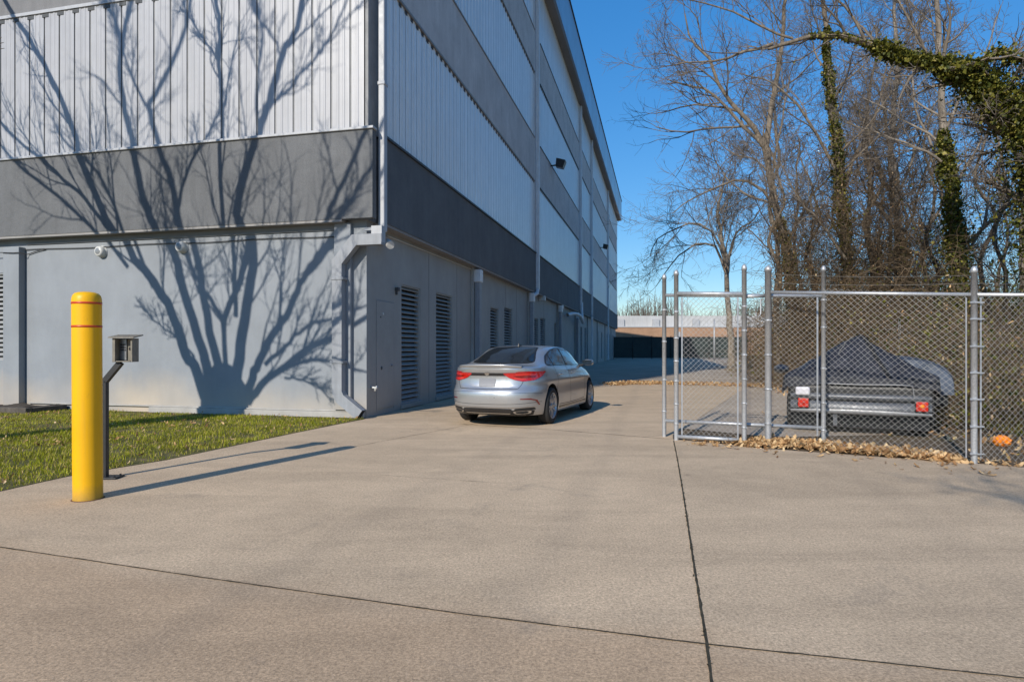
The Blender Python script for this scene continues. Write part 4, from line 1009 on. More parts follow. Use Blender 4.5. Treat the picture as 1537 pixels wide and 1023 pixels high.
# distant woodland on the horizon
m = MB(); r = np.random.default_rng(88); n = 1500
S = np.stack([r.uniform(5, 180, n), r.uniform(150, 190, n), np.zeros(n)], -1); hh = 9.5+2.5*np.sin(S[:, 0]*.21)+r.normal(0, 1.5, n)
P, Rd = walk(r, S, np.tile([0, 0, 1.], (n, 1)), hh, np.full(n, .14), 4, .06, .2, .4); m.tubes(P, Rd, 3)
S2, D2, L2_, R2_ = spawn(r, P, Rd, hh, 13, .3, .7, .2, .30, .5, .05, .2); P2, R2 = walk(r, S2, D2, L2_, R2_, 4, .2, .03, .4); m.tubes(P2, R2, 3)
tagit(m.build('distant_woodland', M['twig']), kind='stuff')

# ---- the tree behind the photographer's left shoulder whose shadow falls on the wall
WD = 6.4
S3 = np.array([SD[0], SD[1], -math.tan(SEL)])
def wallpt(u, v):
    rr_ = (u-CX)/FPX; x = wx(u); p = wloc(x, -.12); Y = p[1]; return np.array([p[0], p[1], CAMH+(HZ-v)/FPX*Y])
def back(u, v, extra=0): return wallpt(u, v)-S3*(WD+extra)
LB = [ # (polyline of shadow bearings, radius start, radius end, depth tilt)
 ([(305,590),(289,545),(275,523),(254,459),(224,412),(202,385),(176,336),(156,289),(133,235),(121,195),(94,129),(59,66),(16,0),(-20,-60)], .155, .035, -1.2),
 ([(228,425),(205,368),(182,300),(150,250),(120,225),(100,200)], .06, .02, .8),
 ([(180,352),(149,310),(117,280),(78,244),(40,215),(0,168),(-40,120)], .055, .02, -1.8),
 ([(190,395),(148,342),(90,289),(40,250),(0,205),(-50,160)], .055, .02, -.5),
 ([(318,585),(306,540),(301,515),(275,437),(262,380),(242,336),(231,305),(219,250),(211,219),(199,164),(192,109),(196,66),(211,8),(220,-50)], .15, .04, .9),
 ([(196,66),(185,35),(170,5),(160,-50)], .05, .02, .9),
 ([(330,560),(316,510),(303,437),(295,385),(284,340),(274,282),(254,231),(237,172),(242,152),(266,109),(285,66),(297,12),(305,-50)], .13, .03, 1.8),
 ([(237,172),(215,130),(200,90),(185,40),(180,-20)], .045, .015, 1.0),
 ([(280,345),(284,305),(297,266),(317,219),(336,184),(352,150)], .055, .02, .3),
 ([(338,560),(334,500),(331,472),(305,432),(290,405),(275,372),(262,340)], .075, .03, 2.2),
 ([(332,480),(352,431),(366,386),(373,347)], .075, .06, -.3),
 ([(350,585),(357,530),(366,470),(374,420),(378,380),(374,345),(369,320),(381,270),(399,207),(415,156),(426,117),(438,78),(454,51),(465,0),(475,-50)], .155, .04, .4),
 ([(399,207),(396,165),(398,110),(405,60),(397,20),(388,-20)], .05, .02, 1.3),
 ([(415,160),(438,145),(469,109),(493,78),(524,23),(540,-20)], .05, .015, 1.0),
 ([(432,90),(418,60),(400,35),(385,0)], .035, .015, 1.2),
 ([(352,470),(349,400),(348,328),(344,235),(344,164),(340,98),(340,39),(334,0),(330,-60)], .062, .03, -1.0),
 ([(340,98),(325,75),(305,47),(290,20)], .03, .012, -1.0),
 ([(366,595),(378,560),(387,536),(405,500),(426,472),(440,440),(452,412),(470,385),(486,364),(507,325),(524,285),(555,219),(575,170)], .115, .03, 1.6),
 ([(452,412),(475,390),(500,352),(520,332),(559,274),(590,220)], .06, .02, 1.2),
 ([(370,600),(390,572),(413,554),(452,523),(495,502),(546,472),(600,430)], .10, .03, .6),
 ([(405,560),(436,545),(464,536),(507,541),(546,554)], .05, .015, .5),
 ([(396,542),(430,512),(456,485),(503,472),(540,455)], .055, .018, 1.4),
 ([(425,562),(450,566),(473,575),(499,597)], .03, .012, .2),
 ([(290,530),(262,500),(240,485),(215,460)], .03, .01, -.7),
]
fork = back(335, 560)
basep = np.array([fork[0], fork[1], 0])
r = np.random.default_rng(101)
st = thing('shadow_tree', 'broad multi-stemmed bare tree on the lawn in front of the warehouse', 'tree', tuple(basep))
m = MB(); c = MB()
m.tubes([[basep+[0, 0, -.05], basep+[0, 0, .4], basep+[.0, 0, 2], basep+[0, 0, fork[2]-1.25], fork+[0, 0, -.75], fork+[0, 0, -.25], fork+[0, 0, .12]]], [[.38, .26, .26, .50, .58, .56, .30]], 16)
hero = []
for pts, ra, rb, tilt in LB:
    n = len(pts); q = []; ra *= .87; rb *= 1.35; tilt = abs(tilt) if max(p[0] for p in pts) > 380 else tilt
    for (u, v) in pts:
        hgt = max(0, (575-v)/100.); q.append(back(u, v, tilt*min(hgt, 5)*.35))
    q = smoothpoly(q, n*3); q[1:] += r.normal(0, .012, q[1:].shape)
    RR = np.linspace(ra, rb, len(q)) if len(q) < 14 else ra*(1-(1-rb/ra)*np.linspace(0, 1, len(q))**.8)
    m.tubes([q], [RR], 9); hero.append((q, RR))
m.build('trunk', M['bark_b'], st, world=True)
PP = np.stack([smoothpoly(q, 12) for q, _ in hero]); RRs = np.stack([np.interp(np.linspace(0, 1, 12), np.linspace(0, 1, len(x)), x) for _, x in hero]); LL = np.linalg.norm(PP[:, 1:]-PP[:, :-1], axis=2).sum(1)
nb = 9
S, D, L, Rr = spawn(r, PP, RRs, np.minimum(LL, 6), nb, .10, .50, .15, .36, .5, .017, .25); P_, R_ = walk(r, S, D, L, np.minimum(Rr, .028), 7, .10, .05, .35); c.tubes(P_, R_, 5)
S, D, L, Rr = spawn(r, P_, R_, L, 6, .2, .6, .2, .5, .6, .010, .1); P_, R_ = walk(r, S, D, L, Rr, 5, .13, .03, .4); c.tubes(P_, R_, 4)
S, D, L, Rr = spawn(r, P_, R_, L, 4, .2, .6, .2, .55, .7, .006, .1); P_, R_ = walk(r, S, D, L, Rr, 4, .13, .02, .5); c.tubes(P_, R_, 3)
c.build('crown', M['twig'], st, world=True)

# a second bare tree stands behind the photographer; only its thin shadows reach the drive
gt = gen_tree(58, -1.5, -8.4, 10.5, .10, 'bare street tree standing on the near side of the driveway', None, k=(13, 6, 5, 3), f0=.42, L0=.30)

# ------------------------------------------------------------------ far end of the yard
pw = c0+dv*70
scr = thing('screened_fence', 'dark mesh-screened fence closing the far end of the yard below the brick building', 'fence', (float(c0[0]+dv[0]*69), float(c0[1]+dv[1]*69), 0))
M['screen'] = plain('dark_green_screen', (.022, .034, .032), .8, var=.3, scale=.6)
x_0 = c0+dv*69
m = MB(); m.box((0, -.02, .15), (17, .02, 2.75)); m.build('screen_panel', M['screen'], scr)
for i in range(8):
    MB().tubes([[(i*2.43, -.06, 0), (i*2.43, -.06, 2.95)]], .045, 8, caps=True).build('post', M['black_metal'], scr)
MB().tubes([[(0, -.06, 2.78), (17, -.06, 2.78)]], .03, 8).build('top_rail', M['black_metal'], scr)
def brick():
    t = NT('tan_brick'); b = t.n.new('ShaderNodeTexBrick'); t.l.new(t.mapping((1, 1, 1), (R(90), 0, 0)), b.inputs[0]); b.inputs['Scale'].default_value = 1.6
    b.inputs['Color1'].default_value = (.40, .225, .13, 1); b.inputs['Color2'].default_value = (.33, .18, .10, 1); b.inputs['Mortar'].default_value = (.38, .30, .23, 1)
    c = t.mix(1, b.outputs[0], t.ramp(t.noise(.3, 5, .6), [(.3, .8), (.7, 1.1)]), 'MULTIPLY'); return t.fin(c, .9)
M['brick'] = brick()
M['metal_roof'] = plain('pale_metal_wall', (.50, .50, .50), .45, var=.15, scale=.25, streak=.2)
fb_ = thing('brick_building', 'low tan brick building with a pale metal upper storey beyond the dark screened fence', 'building', (16, 112, 0), R(0))
MB().box((0, 0, 0), (75, 22, 5.2)).build('wall', M['brick'], fb_)
MB().box((0, .6, 5.2), (75, 20, 7.2)).build('metal_upper_wall', M['metal_roof'], fb_)
m = MB().box((-.1, -.1, 5.1), (75, .59, 5.28)); m.build('parapet_cap', M['trim_white'], fb_)
for x in (13.2, 31, 44): MB().box((x, -.1, 2.0), (x+1.0, -.004, 4.3)).build('door', M['trim_white'], fb_)
for x in (3, 9.3, 16.5): MB().box((x, .2, 5.28), (x+1.2, .55, 6.6)).build('roof_vent', M['trim_white'], fb_)
for i_, (x_, c_) in enumerate(((20.5, (.42, .43, .45)), (26.0, (.06, .08, .12)))):
    M['far_paint_%d' % i_] = plain(('pale' if i_ == 0 else 'navy')+'_van_paint', c_, .35, var=.1)
    vn = thing('parked_van', ('pale grey' if i_ == 0 else 'dark blue')+' van parked in front of the brick building, glimpsed over the screened fence', 'van', (x_, 96, 0))
    MB().box((0, 0, .45), (4.9, 1.9, 1.25)).box((0, .02, 1.25), (3.9, 1.88, 2.9)).add([(3.9, .05, 1.25), (4.6, .05, 1.25), (4.6, 1.85, 1.25), (3.9, 1.85, 1.25), (3.9, .1, 2.75), (3.95, .1, 2.75), (3.95, 1.8, 2.75), (3.9, 1.8, 2.75)], [(4,5,6,7),(0,1,5,4),(1,2,6,5),(2,3,7,6)]).build('body', M['far_paint_%d' % i_], vn, bevel=.12)
    for wx_, wy_ in ((.95, -.02), (3.95, -.02), (.95, 1.75), (3.95, 1.75)): MB().lathe([(0, 0), (.34, 0), (.36, .05), (.36, .17), (0, .17)], (wx_, wy_, .36), 20, axis='y').build('wheel', M['black_metal'], vn)
    MB().box((2.6, -.03, 1.75), (3.7, -.003, 2.45)).build('window', M['void'], vn)
up_ = thing('utility_pole', 'thin utility pole rising in front of the far brick building', 'pole', (13.2, 100, 0))
MB().tubes([[(0, 0, 0), (0, 0, 8.3)]], .09, 8, caps=True).build('pole', M['twig'], up_)
m = MB().box((-.9, -.06, 7.4), (.9, .06, 7.52)); m.build('crossarm', M['twig'], up_)
# old wire fence in the thicket
of = thing('wire_fence', 'old thin wire fence with slim light posts at the edge of the brambles', 'fence', (9.5, 17, 0))
for i, x in enumerate((1.2, 6.2, 11)):
    MB().tubes([[(x, .2*x, 0), (x, .2*x, 2.2)]], .03, 8, caps=True).build('post', M['galv'], of)
m = MB()
m.tubes([[(x, .2*x, 1.95-.05*math.sin(x)) for x in np.linspace(.7, 11, 20)]], .02, 6); m.build('top_rail', M['wire'], of)
m = MB()
for z in (.4, .8, 1.2, 1.6): m.tubes([[(x, .2*x, z-.04*math.sin(x*2+z)) for x in np.linspace(.7, 11, 20)]], .004, 4)
m.build('wire', M['wire'], of)
# slim gate post of the yard end
yp = thing('steel_post', 'lone slim galvanised post standing in the yard beyond the gate', 'post', (*[a for a in ((1072-CX)/FPX*60, 60)], 0))
MB().tubes([[(0, 0, 0), (0, 0, 4.2)]], .07, 8, caps=True).build('pole', M['galv'], yp)
MB().box((-.12, -.12, 0), (.12, .12, .12)).build('base', M['concrete_plain'], yp)
# orange litter
ox, oy = G(1504, 668)
r = np.random.default_rng(12)
u_, v_ = np.meshgrid(np.linspace(0, 2*np.pi, 34, endpoint=False), np.linspace(.02, np.pi-.02, 20))
cr = 1+.16*np.sin(5*u_+3*np.cos(3*v_))+.12*np.sin(9*u_-4*v_)+r.normal(0, .05, u_.shape)
A = np.stack([.14*cr*np.sin(v_)*np.cos(u_), .11*cr*np.sin(v_)*np.sin(u_), .10+.10*cr*np.cos(v_)], -1)
M['bag'] = plain('orange_plastic', (.85, .26, .01), .35, var=.3, scale=14, bump=.3, bs=30)
ob = MB().grid(A, closed=True, sm=False).build('crumpled_bag', M['bag']); ob.location = (ox, oy, -.01); ob.scale = (.72, .8, .72); tagit(ob, 'crumpled orange plastic bag lying in the leaves behind the fence at right', 'bag')

# ------------------------------------------------------------------ silver saloon
def paint():
    t = NT('silver_metallic_paint')
    fl_ = t.ramp(t.noise(900, 2, .5), [(.3, .94), (.7, 1.05)])
    c = t.mix(1, (.47, .48, .495), fl_, 'MULTIPLY')
    z = t.sep()[2]
    d = t.ramp(t.math('ADD', z, t.math('MULTIPLY', t.noise(5, 6, .7), .25)), [(.28, .30), (.52, .0)])
    c = t.mix(d, c, (.30, .27, .23))
    dust = t.ramp(t.noise(2.5, 6, .65), [(.3, .27), (.7, .40)])
    return t.fin(c, dust, .72, None, .7)
M['paint'] = paint()
M['glass'] = plain('tinted_glass', (.012, .014, .016), .06, var=.0, spec=.7, coat=.4)
M['glass_side'] = plain('side_glass', (.02, .024, .028), .05, var=.0, spec=.8, coat=.6)
M['black_trim'] = plain('black_plastic', (.016, .016, .017), .45)
M['chrome'] = plain('chrome', (.62, .62, .63), .16, 1, var=.05)
M['gloss_dark'] = plain('dark_chrome', (.07, .07, .075), .2, .8)
M['tail_red'] = plain('red_tail_lens', (.42, .006, .006), .16, var=.35, scale=30, spec=.8, coat=.8)
M['tail_deep'] = plain('deep_red_lens', (.18, .003, .003), .10, coat=1)
M['tail_bright'] = plain('bright_red_reflector', (.62, .03, .02), .2, coat=.6)
M['rubber'] = plain('tyre_rubber', (.016, .016, .016), .8, var=.3, scale=20, bump=.3, bs=60)
M['alloy'] = plain('alloy_wheel', (.42, .42, .43), .32, .75, var=.15)
M['plate'] = plain('blank_plate', (.20, .205, .225), .5, var=.06)
CL, CW, CHH = 4.86, .915, 1.455
hd = np.array([.365, .931]); hd /= np.linalg.norm(hd)
rc = np.array([-.08, 11.90])-hd*1.06
car = thing('silver_car', 'silver four-door saloon with red tail lights and tinted rear window parked beside the warehouse', 'car', (rc[0], rc[1], 0), math.atan2(hd[1], hd[0]))
# x forward from the rear bumper, y left, z up
def ip(x, xs, ys): return np.interp(x, xs, ys)
def spl(x, pts):
    """smooth interpolation through (x,y) knots (monotone cubic)"""
    xs = np.array([p[0] for p in pts], float); ys = np.array([p[1] for p in pts], float)
    d = np.diff(ys)/np.diff(xs); m_ = np.zeros(len(xs)); m_[1:-1] = np.where(d[:-1]*d[1:] > 0, 2*d[:-1]*d[1:]/(d[:-1]+d[1:]+1e-12), 0); m_[0] = d[0]; m_[-1] = d[-1]
    x = np.clip(np.asarray(x, float), xs[0], xs[-1]); i = np.clip(np.searchsorted(xs, x, side='right')-1, 0, len(xs)-2); h = xs[i+1]-xs[i]; t = (x-xs[i])/h
    return (2*t**3-3*t**2+1)*ys[i]+(t**3-2*t**2+t)*h*m_[i]+(-2*t**3+3*t**2)*ys[i+1]+(t**3-t**2)*h*m_[i+1]
XR = [(.20, .16), (.30, .06), (.42, .015), (.56, 0), (.655, .015), (.69, .055), (.74, .085), (.86, .10), (.95, .085), (1.0, .055), (1.04, .05)]
XF = [(.18, 4.72), (.30, 4.82), (.50, 4.86), (.62, 4.84), (.72, 4.78), (.86, 4.6)]
WZ = [(.16, .84), (.24, .885), (.40, .905), (.60, .915), (.74, .905), (.84, .895), (.95, .865), (1.04, .835)]
ZT = [(0, 1.045), (.5, 1.045), (1.2, 1.035), (2.2, .99), (3.2, .955), (3.9, .90), (4.4, .82), (4.86, .66)]
ZC = [(0, 1.055), (.10, 1.085), (.18, 1.095), (.40, 1.10), (.62, 1.105), (.85, 1.19), (1.15, 1.315), (1.5, 1.41), (1.9, 1.45), (2.3, 1.455), (2.7, 1.435), (3.05, 1.365), (3.4, 1.21), (3.75, 1.04), (3.95, .985), (4.4, .90), (4.72, .78), (4.86, .68)]
NK = 150
tt = np.linspace(0, 1, NK)
# outline parameter -> (a along 0..1, b across 0..1)
def outline(t):
    # rear quarter, side, front quarter
    a = np.empty_like(t); b = np.empty_like(t); q = .27
    k = t < q; th_ = t[k]/q*np.pi/2; n_ = 3.1
    a[k] = .23*(1-np.abs(np.cos(th_))**(2/n_)); b[k] = np.abs(np.sin(th_))**(2/n_)
    k2 = (t >= q) & (t <= 1-q); a[k2] = .23+(1-.46)*(t[k2]-q)/(1-2*q); b[k2] = 1
    k3 = t > 1-q; th_ = (1-t[k3])/q*np.pi/2; n_ = 2.4
    a[k3] = 1-.23*(1-np.abs(np.cos(th_))**(2/n_)); b[k3] = np.abs(np.sin(th_))**(2/n_)
    return a, b
oa, ob_ = outline(tt)
NJ = 26; fj = np.linspace(0, 1, NJ)
A = np.zeros((NK, NJ+18, 3))
for i in range(NK):
    x_est = oa[i]*CL; zt_ = float(spl(x_est, ZT)); z0_ = .19+.03*(abs(x_est-2.4)/2.4)**2
    z = z0_+(zt_-z0_)*fj
    xr = spl(z, XR); xf = spl(z, XF)
    x = xr+(xf-xr)*oa[i]
    wv_ = spl(np.minimum(z/zt_*1.04, 1.04), WZ)*(1-.035*((x-2.5)/2.4)**2)
    crease = .010*np.exp(-((z-.80)/.035)**2)-.012*np.exp(-((z-.62)/.12)**2)*(abs(x_est-2.4) < 1.6)
    y = (wv_+crease)*ob_[i]
    A[i, :NJ] = np.stack([x, y, z], -1)
    # deck / greenhouse section
    xt, yt, zt2 = A[i, NJ-1]; zc_ = float(spl(xt, ZC)); tall = np.clip((zc_-zt2-.06)/.34, 0, 1)
    s = np.linspace(0, 1, 19)[1:]
    ys_t = np.interp(s, [0, .10, .20, .36, .50, .60, .70, .82, 1], [1, .965, .925, .845, .765, .70, .58, .35, 0]); hs_t = np.interp(s, [0, .10, .20, .36, .50, .60, .70, .82, 1], [0, .07, .26, .58, .83, .925, .965, .99, 1])
    ys_d = np.interp(s, [0, .1, .3, .6, 1], [1, .96, .80, .45, 0]); hs_d = np.interp(s, [0, .1, .3, .6, 1], [0, .30, .66, .92, 1])
    ys_ = ys_d*(1-tall)+ys_t*tall; hs_ = hs_d*(1-tall)+hs_t*tall
    A[i, NJ:] = np.stack([np.full(18, xt), yt*ys_, zt2+(zc_-zt2)*hs_], -1)
# duck-tail: let the deck roll backwards a touch over the lamp panel
mb = MB(); Bm = A.copy(); Bm[:, :, 1] *= -1
rowsL = A; rowsR = Bm
mb.grid(A[:, ::-1]); mb.grid(Bm)
bot = np.stack([A[:, 0], np.stack([A[:, 0, 0], 0*A[:, 0, 0], A[:, 0, 2]], -1), Bm[:, 0]], 1); mb.grid(bot[:, ::-1], mi=1)
body = mb.build('body', [M['paint'], M['black_trim']], None, smooth=True)
import bmesh
bm = bmesh.new(); bm.from_mesh(body.data); bmesh.ops.remove_doubles(bm, verts=bm.verts, dist=.0008); bmesh.ops.recalc_face_normals(bm, faces=bm.faces); bm.to_mesh(body.data); bm.free()
WH = [(1.06, .338), (3.86, .338)]; WR = .338
cut = MB()
for (wx_, _) in WH:
    for sg in (1, -1):
        a = np.linspace(0, 2*np.pi, 40, endpoint=False)
        y0, y1 = (.60*sg, 1.1*sg)
        V = [(wx_+.385*math.cos(q), y0, WR+.02+.385*math.sin(q)) for q in a]+[(wx_+.385*math.cos(q), y1, WR+.02+.385*math.sin(q)) for q in a]
        n = 40; F = [(i, (i+1) % n, n+(i+1) % n, n+i) for i in range(n)]; cut.add(V, F, 1); cut.add(V[:n], [tuple(range(n))[::-1]], 1); cut.add(V[n:], [tuple(range(n))], 1)
cu = cut.build('cutter', [M['paint'], M['black_trim']], None, smooth=False)
bm = bmesh.new(); bm.from_mesh(cu.data); bmesh.ops.recalc_face_normals(bm, faces=bm.faces); bm.to_mesh(cu.data); bm.free()
bvh0 = BVHTree.FromPolygons([v.co.copy() for v in body.data.vertices], [tuple(p.vertices) for p in body.data.polygons])
md = body.modifiers.new('cut', 'BOOLEAN'); md.operation = 'DIFFERENCE'; md.solver = 'EXACT'; md.object = cu
dg = bpy.context.evaluated_depsgraph_get(); dg.update()
me2 = bpy.data.meshes.new_from_object(body.evaluated_get(dg)); body.modifiers.clear(); body.data = me2; me2.name = 'body'
bpy.data.objects.remove(cu); body.parent = car
for p in body.data.polygons: p.use_smooth = True
ws_ = body.modifiers.new('normals', 'EDGE_SPLIT'); ws_.split_angle = R(38)
def patch(name, poly, plane, mat, off=.003, res=.02, parent=None, rim=None, side=1, label=None, mirror=False, thick=.0):
    """poly given in (x,z) for 'side', (y,z) for 'rear', (x,y) for 'top'; laid on the body surface"""
    P = np.array(poly, float); q = []
    for i in range(len(P)):
        a, b_ = P[i], P[(i+1) % len(P)]; n_ = max(1, int(np.linalg.norm(b_-a)/res)); q += [a+(b_-a)*j/n_ for j in range(n_)]
    q = np.array(q); mn, mx = q.min(0), q.max(0)
    gx, gy = np.meshgrid(np.arange(mn[0], mx[0], res), np.arange(mn[1], mx[1], res)); gx, gy = gx.ravel(), gy.ravel()
    k_ = inpoly(gx, gy, [tuple(t_) for t_ in q]); I = np.stack([gx[k_], gy[k_]], -1)
    if len(I):
        dmin = np.min(np.linalg.norm(I[:, None]-q[None], axis=2), axis=1); I = I[dmin > res*.45]
    pts = np.vstack([q, I]) if len(I) else q; nq = len(q)
    V2, E2, F2, *_ = delaunay_2d_cdt([Vector(t_) for t_ in pts], [(i, (i+1) % nq) for i in range(nq)], [list(range(nq))], 1, 1e-6)
    V = []
    for v_ in V2:
        if plane == 'side': o_ = Vector((v_[0], 3*side, v_[1])); d_ = Vector((0, -side, 0))
        elif plane == 'rear': o_ = Vector((-3, v_[0], v_[1])); d_ = Vector((1, 0, 0))
        elif plane == 'front': o_ = Vector((9, v_[0], v_[1])); d_ = Vector((-1, 0, 0))
        else: o_ = Vector((v_[0], v_[1], 5)); d_ = Vector((0, 0, -1))
        h, nm, _, _ = bvh0.ray_cast(o_, d_)
        if h is None:
            h, nm, _, _ = bvh0.find_nearest(o_+d_*2.5)
        if nm.dot(d_) > 0: nm = -nm
        V.append(h+nm*off)
    V = np.array([tuple(v_) for v_ in V]); F = [tuple(f) for f in F2 if len(f) == 3]
    m_ = MB(); m_.add(V, F, 0, True)
    ob__ = m_.build(name, mat, parent or car, label=label)
    b2 = bmesh.new(); b2.from_mesh(ob__.data); bmesh.ops.recalc_face_normals(b2, faces=b2.faces)
    # orient outward
    c_ = Vector((2.4, 0, .6)); s_ = sum((f.normal.dot(f.calc_center_median()-c_) for f in b2.faces))
    if s_ < 0: bmesh.ops.reverse_faces(b2, faces=b2.faces)
    b2.to_mesh(ob__.data); b2.free()
    return ob__
def rnd(pts, n=5, rr=.25):
    """round the corners of a polygon"""
    P = [np.array(p, float) for p in pts]; out = []
    for i in range(len(P)):
        a, b_, c_ = P[i-1], P[i], P[(i+1) % len(P)]
        p0_ = b_+(a-b_)*rr; p1_ = b_+(c_-b_)*rr
        for t_ in np.linspace(0, 1, n): out.append((1-t_)**2*p0_+2*t_*(1-t_)*b_+t_**2*p1_)
    return out
# rear window
rw = rnd([(-.60, 1.125), (.60, 1.125), (.50, 1.30), (.435, 1.402), (0, 1.418), (-.435, 1.402), (-.50, 1.30)], 4, .18)
patch('rear_window_surround', rnd([(-.63, 1.113), (.63, 1.113), (.525, 1.305), (.455, 1.412), (0, 1.43), (-.455, 1.412), (-.525, 1.305)], 4, .18), 'rear', M['black_trim'], .0025)
patch('rear_window', rw, 'rear', M['glass'], .006)
# side windows
for sg in (1, -1):
    gl = [(1.02, 1.10), (1.30, 1.245), (1.62, 1.345), (2.05, 1.395), (2.45, 1.392), (2.80, 1.345), (3.15, 1.225), (3.42, 1.075), (3.45, 1.035), (2.6, 1.055), (1.6, 1.07), (1.12, 1.075)]
    patch('window_trim', rnd([(.985, 1.095), (1.29, 1.262), (1.62, 1.365), (2.05, 1.413), (2.45, 1.410), (2.80, 1.362), (3.17, 1.238), (3.46, 1.08), (3.50, 1.020), (2.6, 1.040), (1.6, 1.055), (1.08, 1.06)], 3, .2), 'side', M['chrome'], .002, side=sg)
    patch('window_frame', rnd([(1.0, 1.097), (1.295, 1.255), (1.62, 1.357), (2.05, 1.406), (2.45, 1.403), (2.80, 1.355), (3.16, 1.233), (3.445, 1.078), (3.475, 1.030), (2.6, 1.047), (1.6, 1.062), (1.1, 1.067)], 3, .2), 'side', M['black_trim'], .004, side=sg)
    patch('side_window', rnd([(1.04, 1.10), (1.30, 1.235), (1.37, 1.262), (1.37, 1.075), (1.14, 1.08)], 3, .15), 'side', M['glass_side'], .007, side=sg)
    patch('side_window', rnd([(1.40, 1.272), (1.65, 1.345), (2.02, 1.388), (2.15, 1.39), (2.20, 1.063), (1.41, 1.075)], 3, .12), 'side', M['glass_side'], .007, side=sg)
    patch('side_window', rnd([(2.24, 1.39), (2.45, 1.385), (2.80, 1.338), (3.13, 1.215), (3.38, 1.068), (3.36, 1.042), (2.27, 1.062)], 3, .12), 'side', M['glass_side'], .007, side=sg)
    # door gaps as fine dark lines on the surface
    def line(pts, plane, w_=.010, name='panel_gap', mat=None, off=.0022, **kw):
        P = np.array(smoothpoly(pts, 22) if len(pts) > 2 else [np.array(pts[0])+(np.array(pts[1])-np.array(pts[0]))*f for f in np.linspace(0, 1, 14)]); d_ = nrm(np.gradient(P, axis=0)); n_ = np.stack([-d_[:, 1], d_[:, 0]], -1)*w_/2
        return patch(name, [tuple(x) for x in P+n_]+[tuple(x) for x in (P-n_)[::-1]], plane, mat or M['void'], off, .03, **kw)
    line([(1.36, 1.06), (1.42, .85), (1.36, .62), (1.30, .52)], 'side', side=sg)
    line([(2.22, 1.05), (2.24, .7), (2.22, .33)], 'side', side=sg)
    line([(3.36, 1.0), (3.38, .7), (3.30, .33)], 'side', side=sg)
    line([(1.50, .33), (2.4, .318), (3.3, .33)], 'side', side=sg)
    patch('sill_trim', [(1.50, .30), (1.50, .255), (3.42, .25), (3.42, .295)], 'side', M['gloss_dark'], .004, side=sg)
    patch('fuel_flap' if sg < 0 else 'panel_gap', rnd([(.80, .90), (.815, .90), (.815, .885), (.80, .885)], 2, .2), 'side', M['void'], .002, side=sg)
    for hx in (1.62, 2.50):
        q = []
        for xx, off_ in ((hx-.10, .0), (hx-.07, .035), (hx+.07, .035), (hx+.10, .0)):
            h, nm, _, _ = bvh0.ray_cast(Vector((xx, 3*sg, .905)), Vector((0, -sg, 0))); q.append((h.x, h.y+off_*sg, h.z))
        MB().tubes([smoothpoly(q, 10)], .011, 8, caps=True).build('door_handle', M['chrome'], car)
    # mirror
    my = .93*sg
    mr = MB(); u_, v_ = np.meshgrid(np.linspace(0, 2*np.pi, 24, endpoint=False), np.linspace(.03, np.pi-.03, 12))
    s_ = lambda a_, e_: np.sign(a_)*np.abs(a_)**e_
    Am = np.stack([3.32+.085*s_(np.cos(v_), 1)*1.0, my+.06*sg+.115*s_(np.sin(v_)*np.cos(u_), .8), 1.085+.068*s_(np.sin(v_)*np.sin(u_), .8)], -1); mr.grid(Am, closed=True)
    mi_ = mr.build('door_mirror', M['paint'], car, smooth=True)
    MB().add([(3.228, my+.06*sg-.10, 1.03), (3.228, my+.06*sg+.10, 1.03), (3.225, my+.06*sg+.105, 1.135), (3.225, my+.06*sg-.10, 1.14)], [(0, 1, 2, 3)]).build('mirror_glass', M['glass'], mi_)
    MB().tubes([[(3.34, my-.16*sg, 1.01), (3.33, my-.0*sg, 1.05)]], .028, 8).build('mirror_arm', M['black_trim'], mi_)
    # tail lamps
    tp = [(.905, .985), (.88, .905), (.80, .835), (.60, .82), (.47, .845), (.36, .885), (.30, .955), (.33, .968), (.55, .975), (.75, .985)]
    tl = patch('tail_light', rnd([(a_*sg, b_) for a_, b_ in [(.84, .985), (.835, .90), (.78, .835), (.62, .815), (.50, .838), (.40, .875), (.30, .945), (.31, .965), (.55, .972), (.72, .982)]], 3, .2), 'rear', M['tail_red'], .010, .012)
    patch('tail_light_wrap', rnd([(.14, .985), (.20, .835), (.32, .86), (.45, .955), (.50, .985), (.30, .99)], 3, .2), 'side', M['tail_red'], .0095, .012, side=sg, parent=tl)
    patch('lamp_strip', rnd([(a_*sg, b_) for a_, b_ in [(.50, .945), (.72, .952), (.715, .93), (.50, .925)]], 3, .2), 'rear', M['tail_bright'], .013, .012, parent=tl)
    patch('lamp_strip', rnd([(a_*sg, b_) for a_, b_ in [(.47, .865), (.60, .842), (.66, .85), (.655, .866), (.60, .862), (.48, .882)]], 3, .2), 'rear', M['tail_bright'], .013, .012, parent=tl)
    patch('lamp_inner', rnd([(a_*sg, b_) for a_, b_ in [(.46, .912), (.78, .918), (.76, .878), (.60, .872), (.50, .89)]], 3, .2), 'rear', M['tail_deep'], .013, .012, parent=tl)
    # reflector hooks and exhaust tips
    patch('rear_reflector', [(a_*sg, b_) for a_, b_ in [(.60, .520), (.74, .522), (.815, .492), (.835, .40), (.822, .40), (.795, .478), (.735, .502), (.60, .506)]], 'rear', M['tail_deep'], .006, .015)
    ex = patch('exhaust_tip', rnd([(a_*sg, b_) for a_, b_ in [(.46, .30), (.74, .315), (.72, .258), (.50, .250)]], 5, .3), 'rear', M['chrome'], .010, .012)
    patch('exhaust_opening', rnd([(a_*sg, b_) for a_, b_ in [(.50, .292), (.70, .303), (.685, .268), (.53, .262)]], 5, .3), 'rear', M['void'], .014, .012, parent=ex)
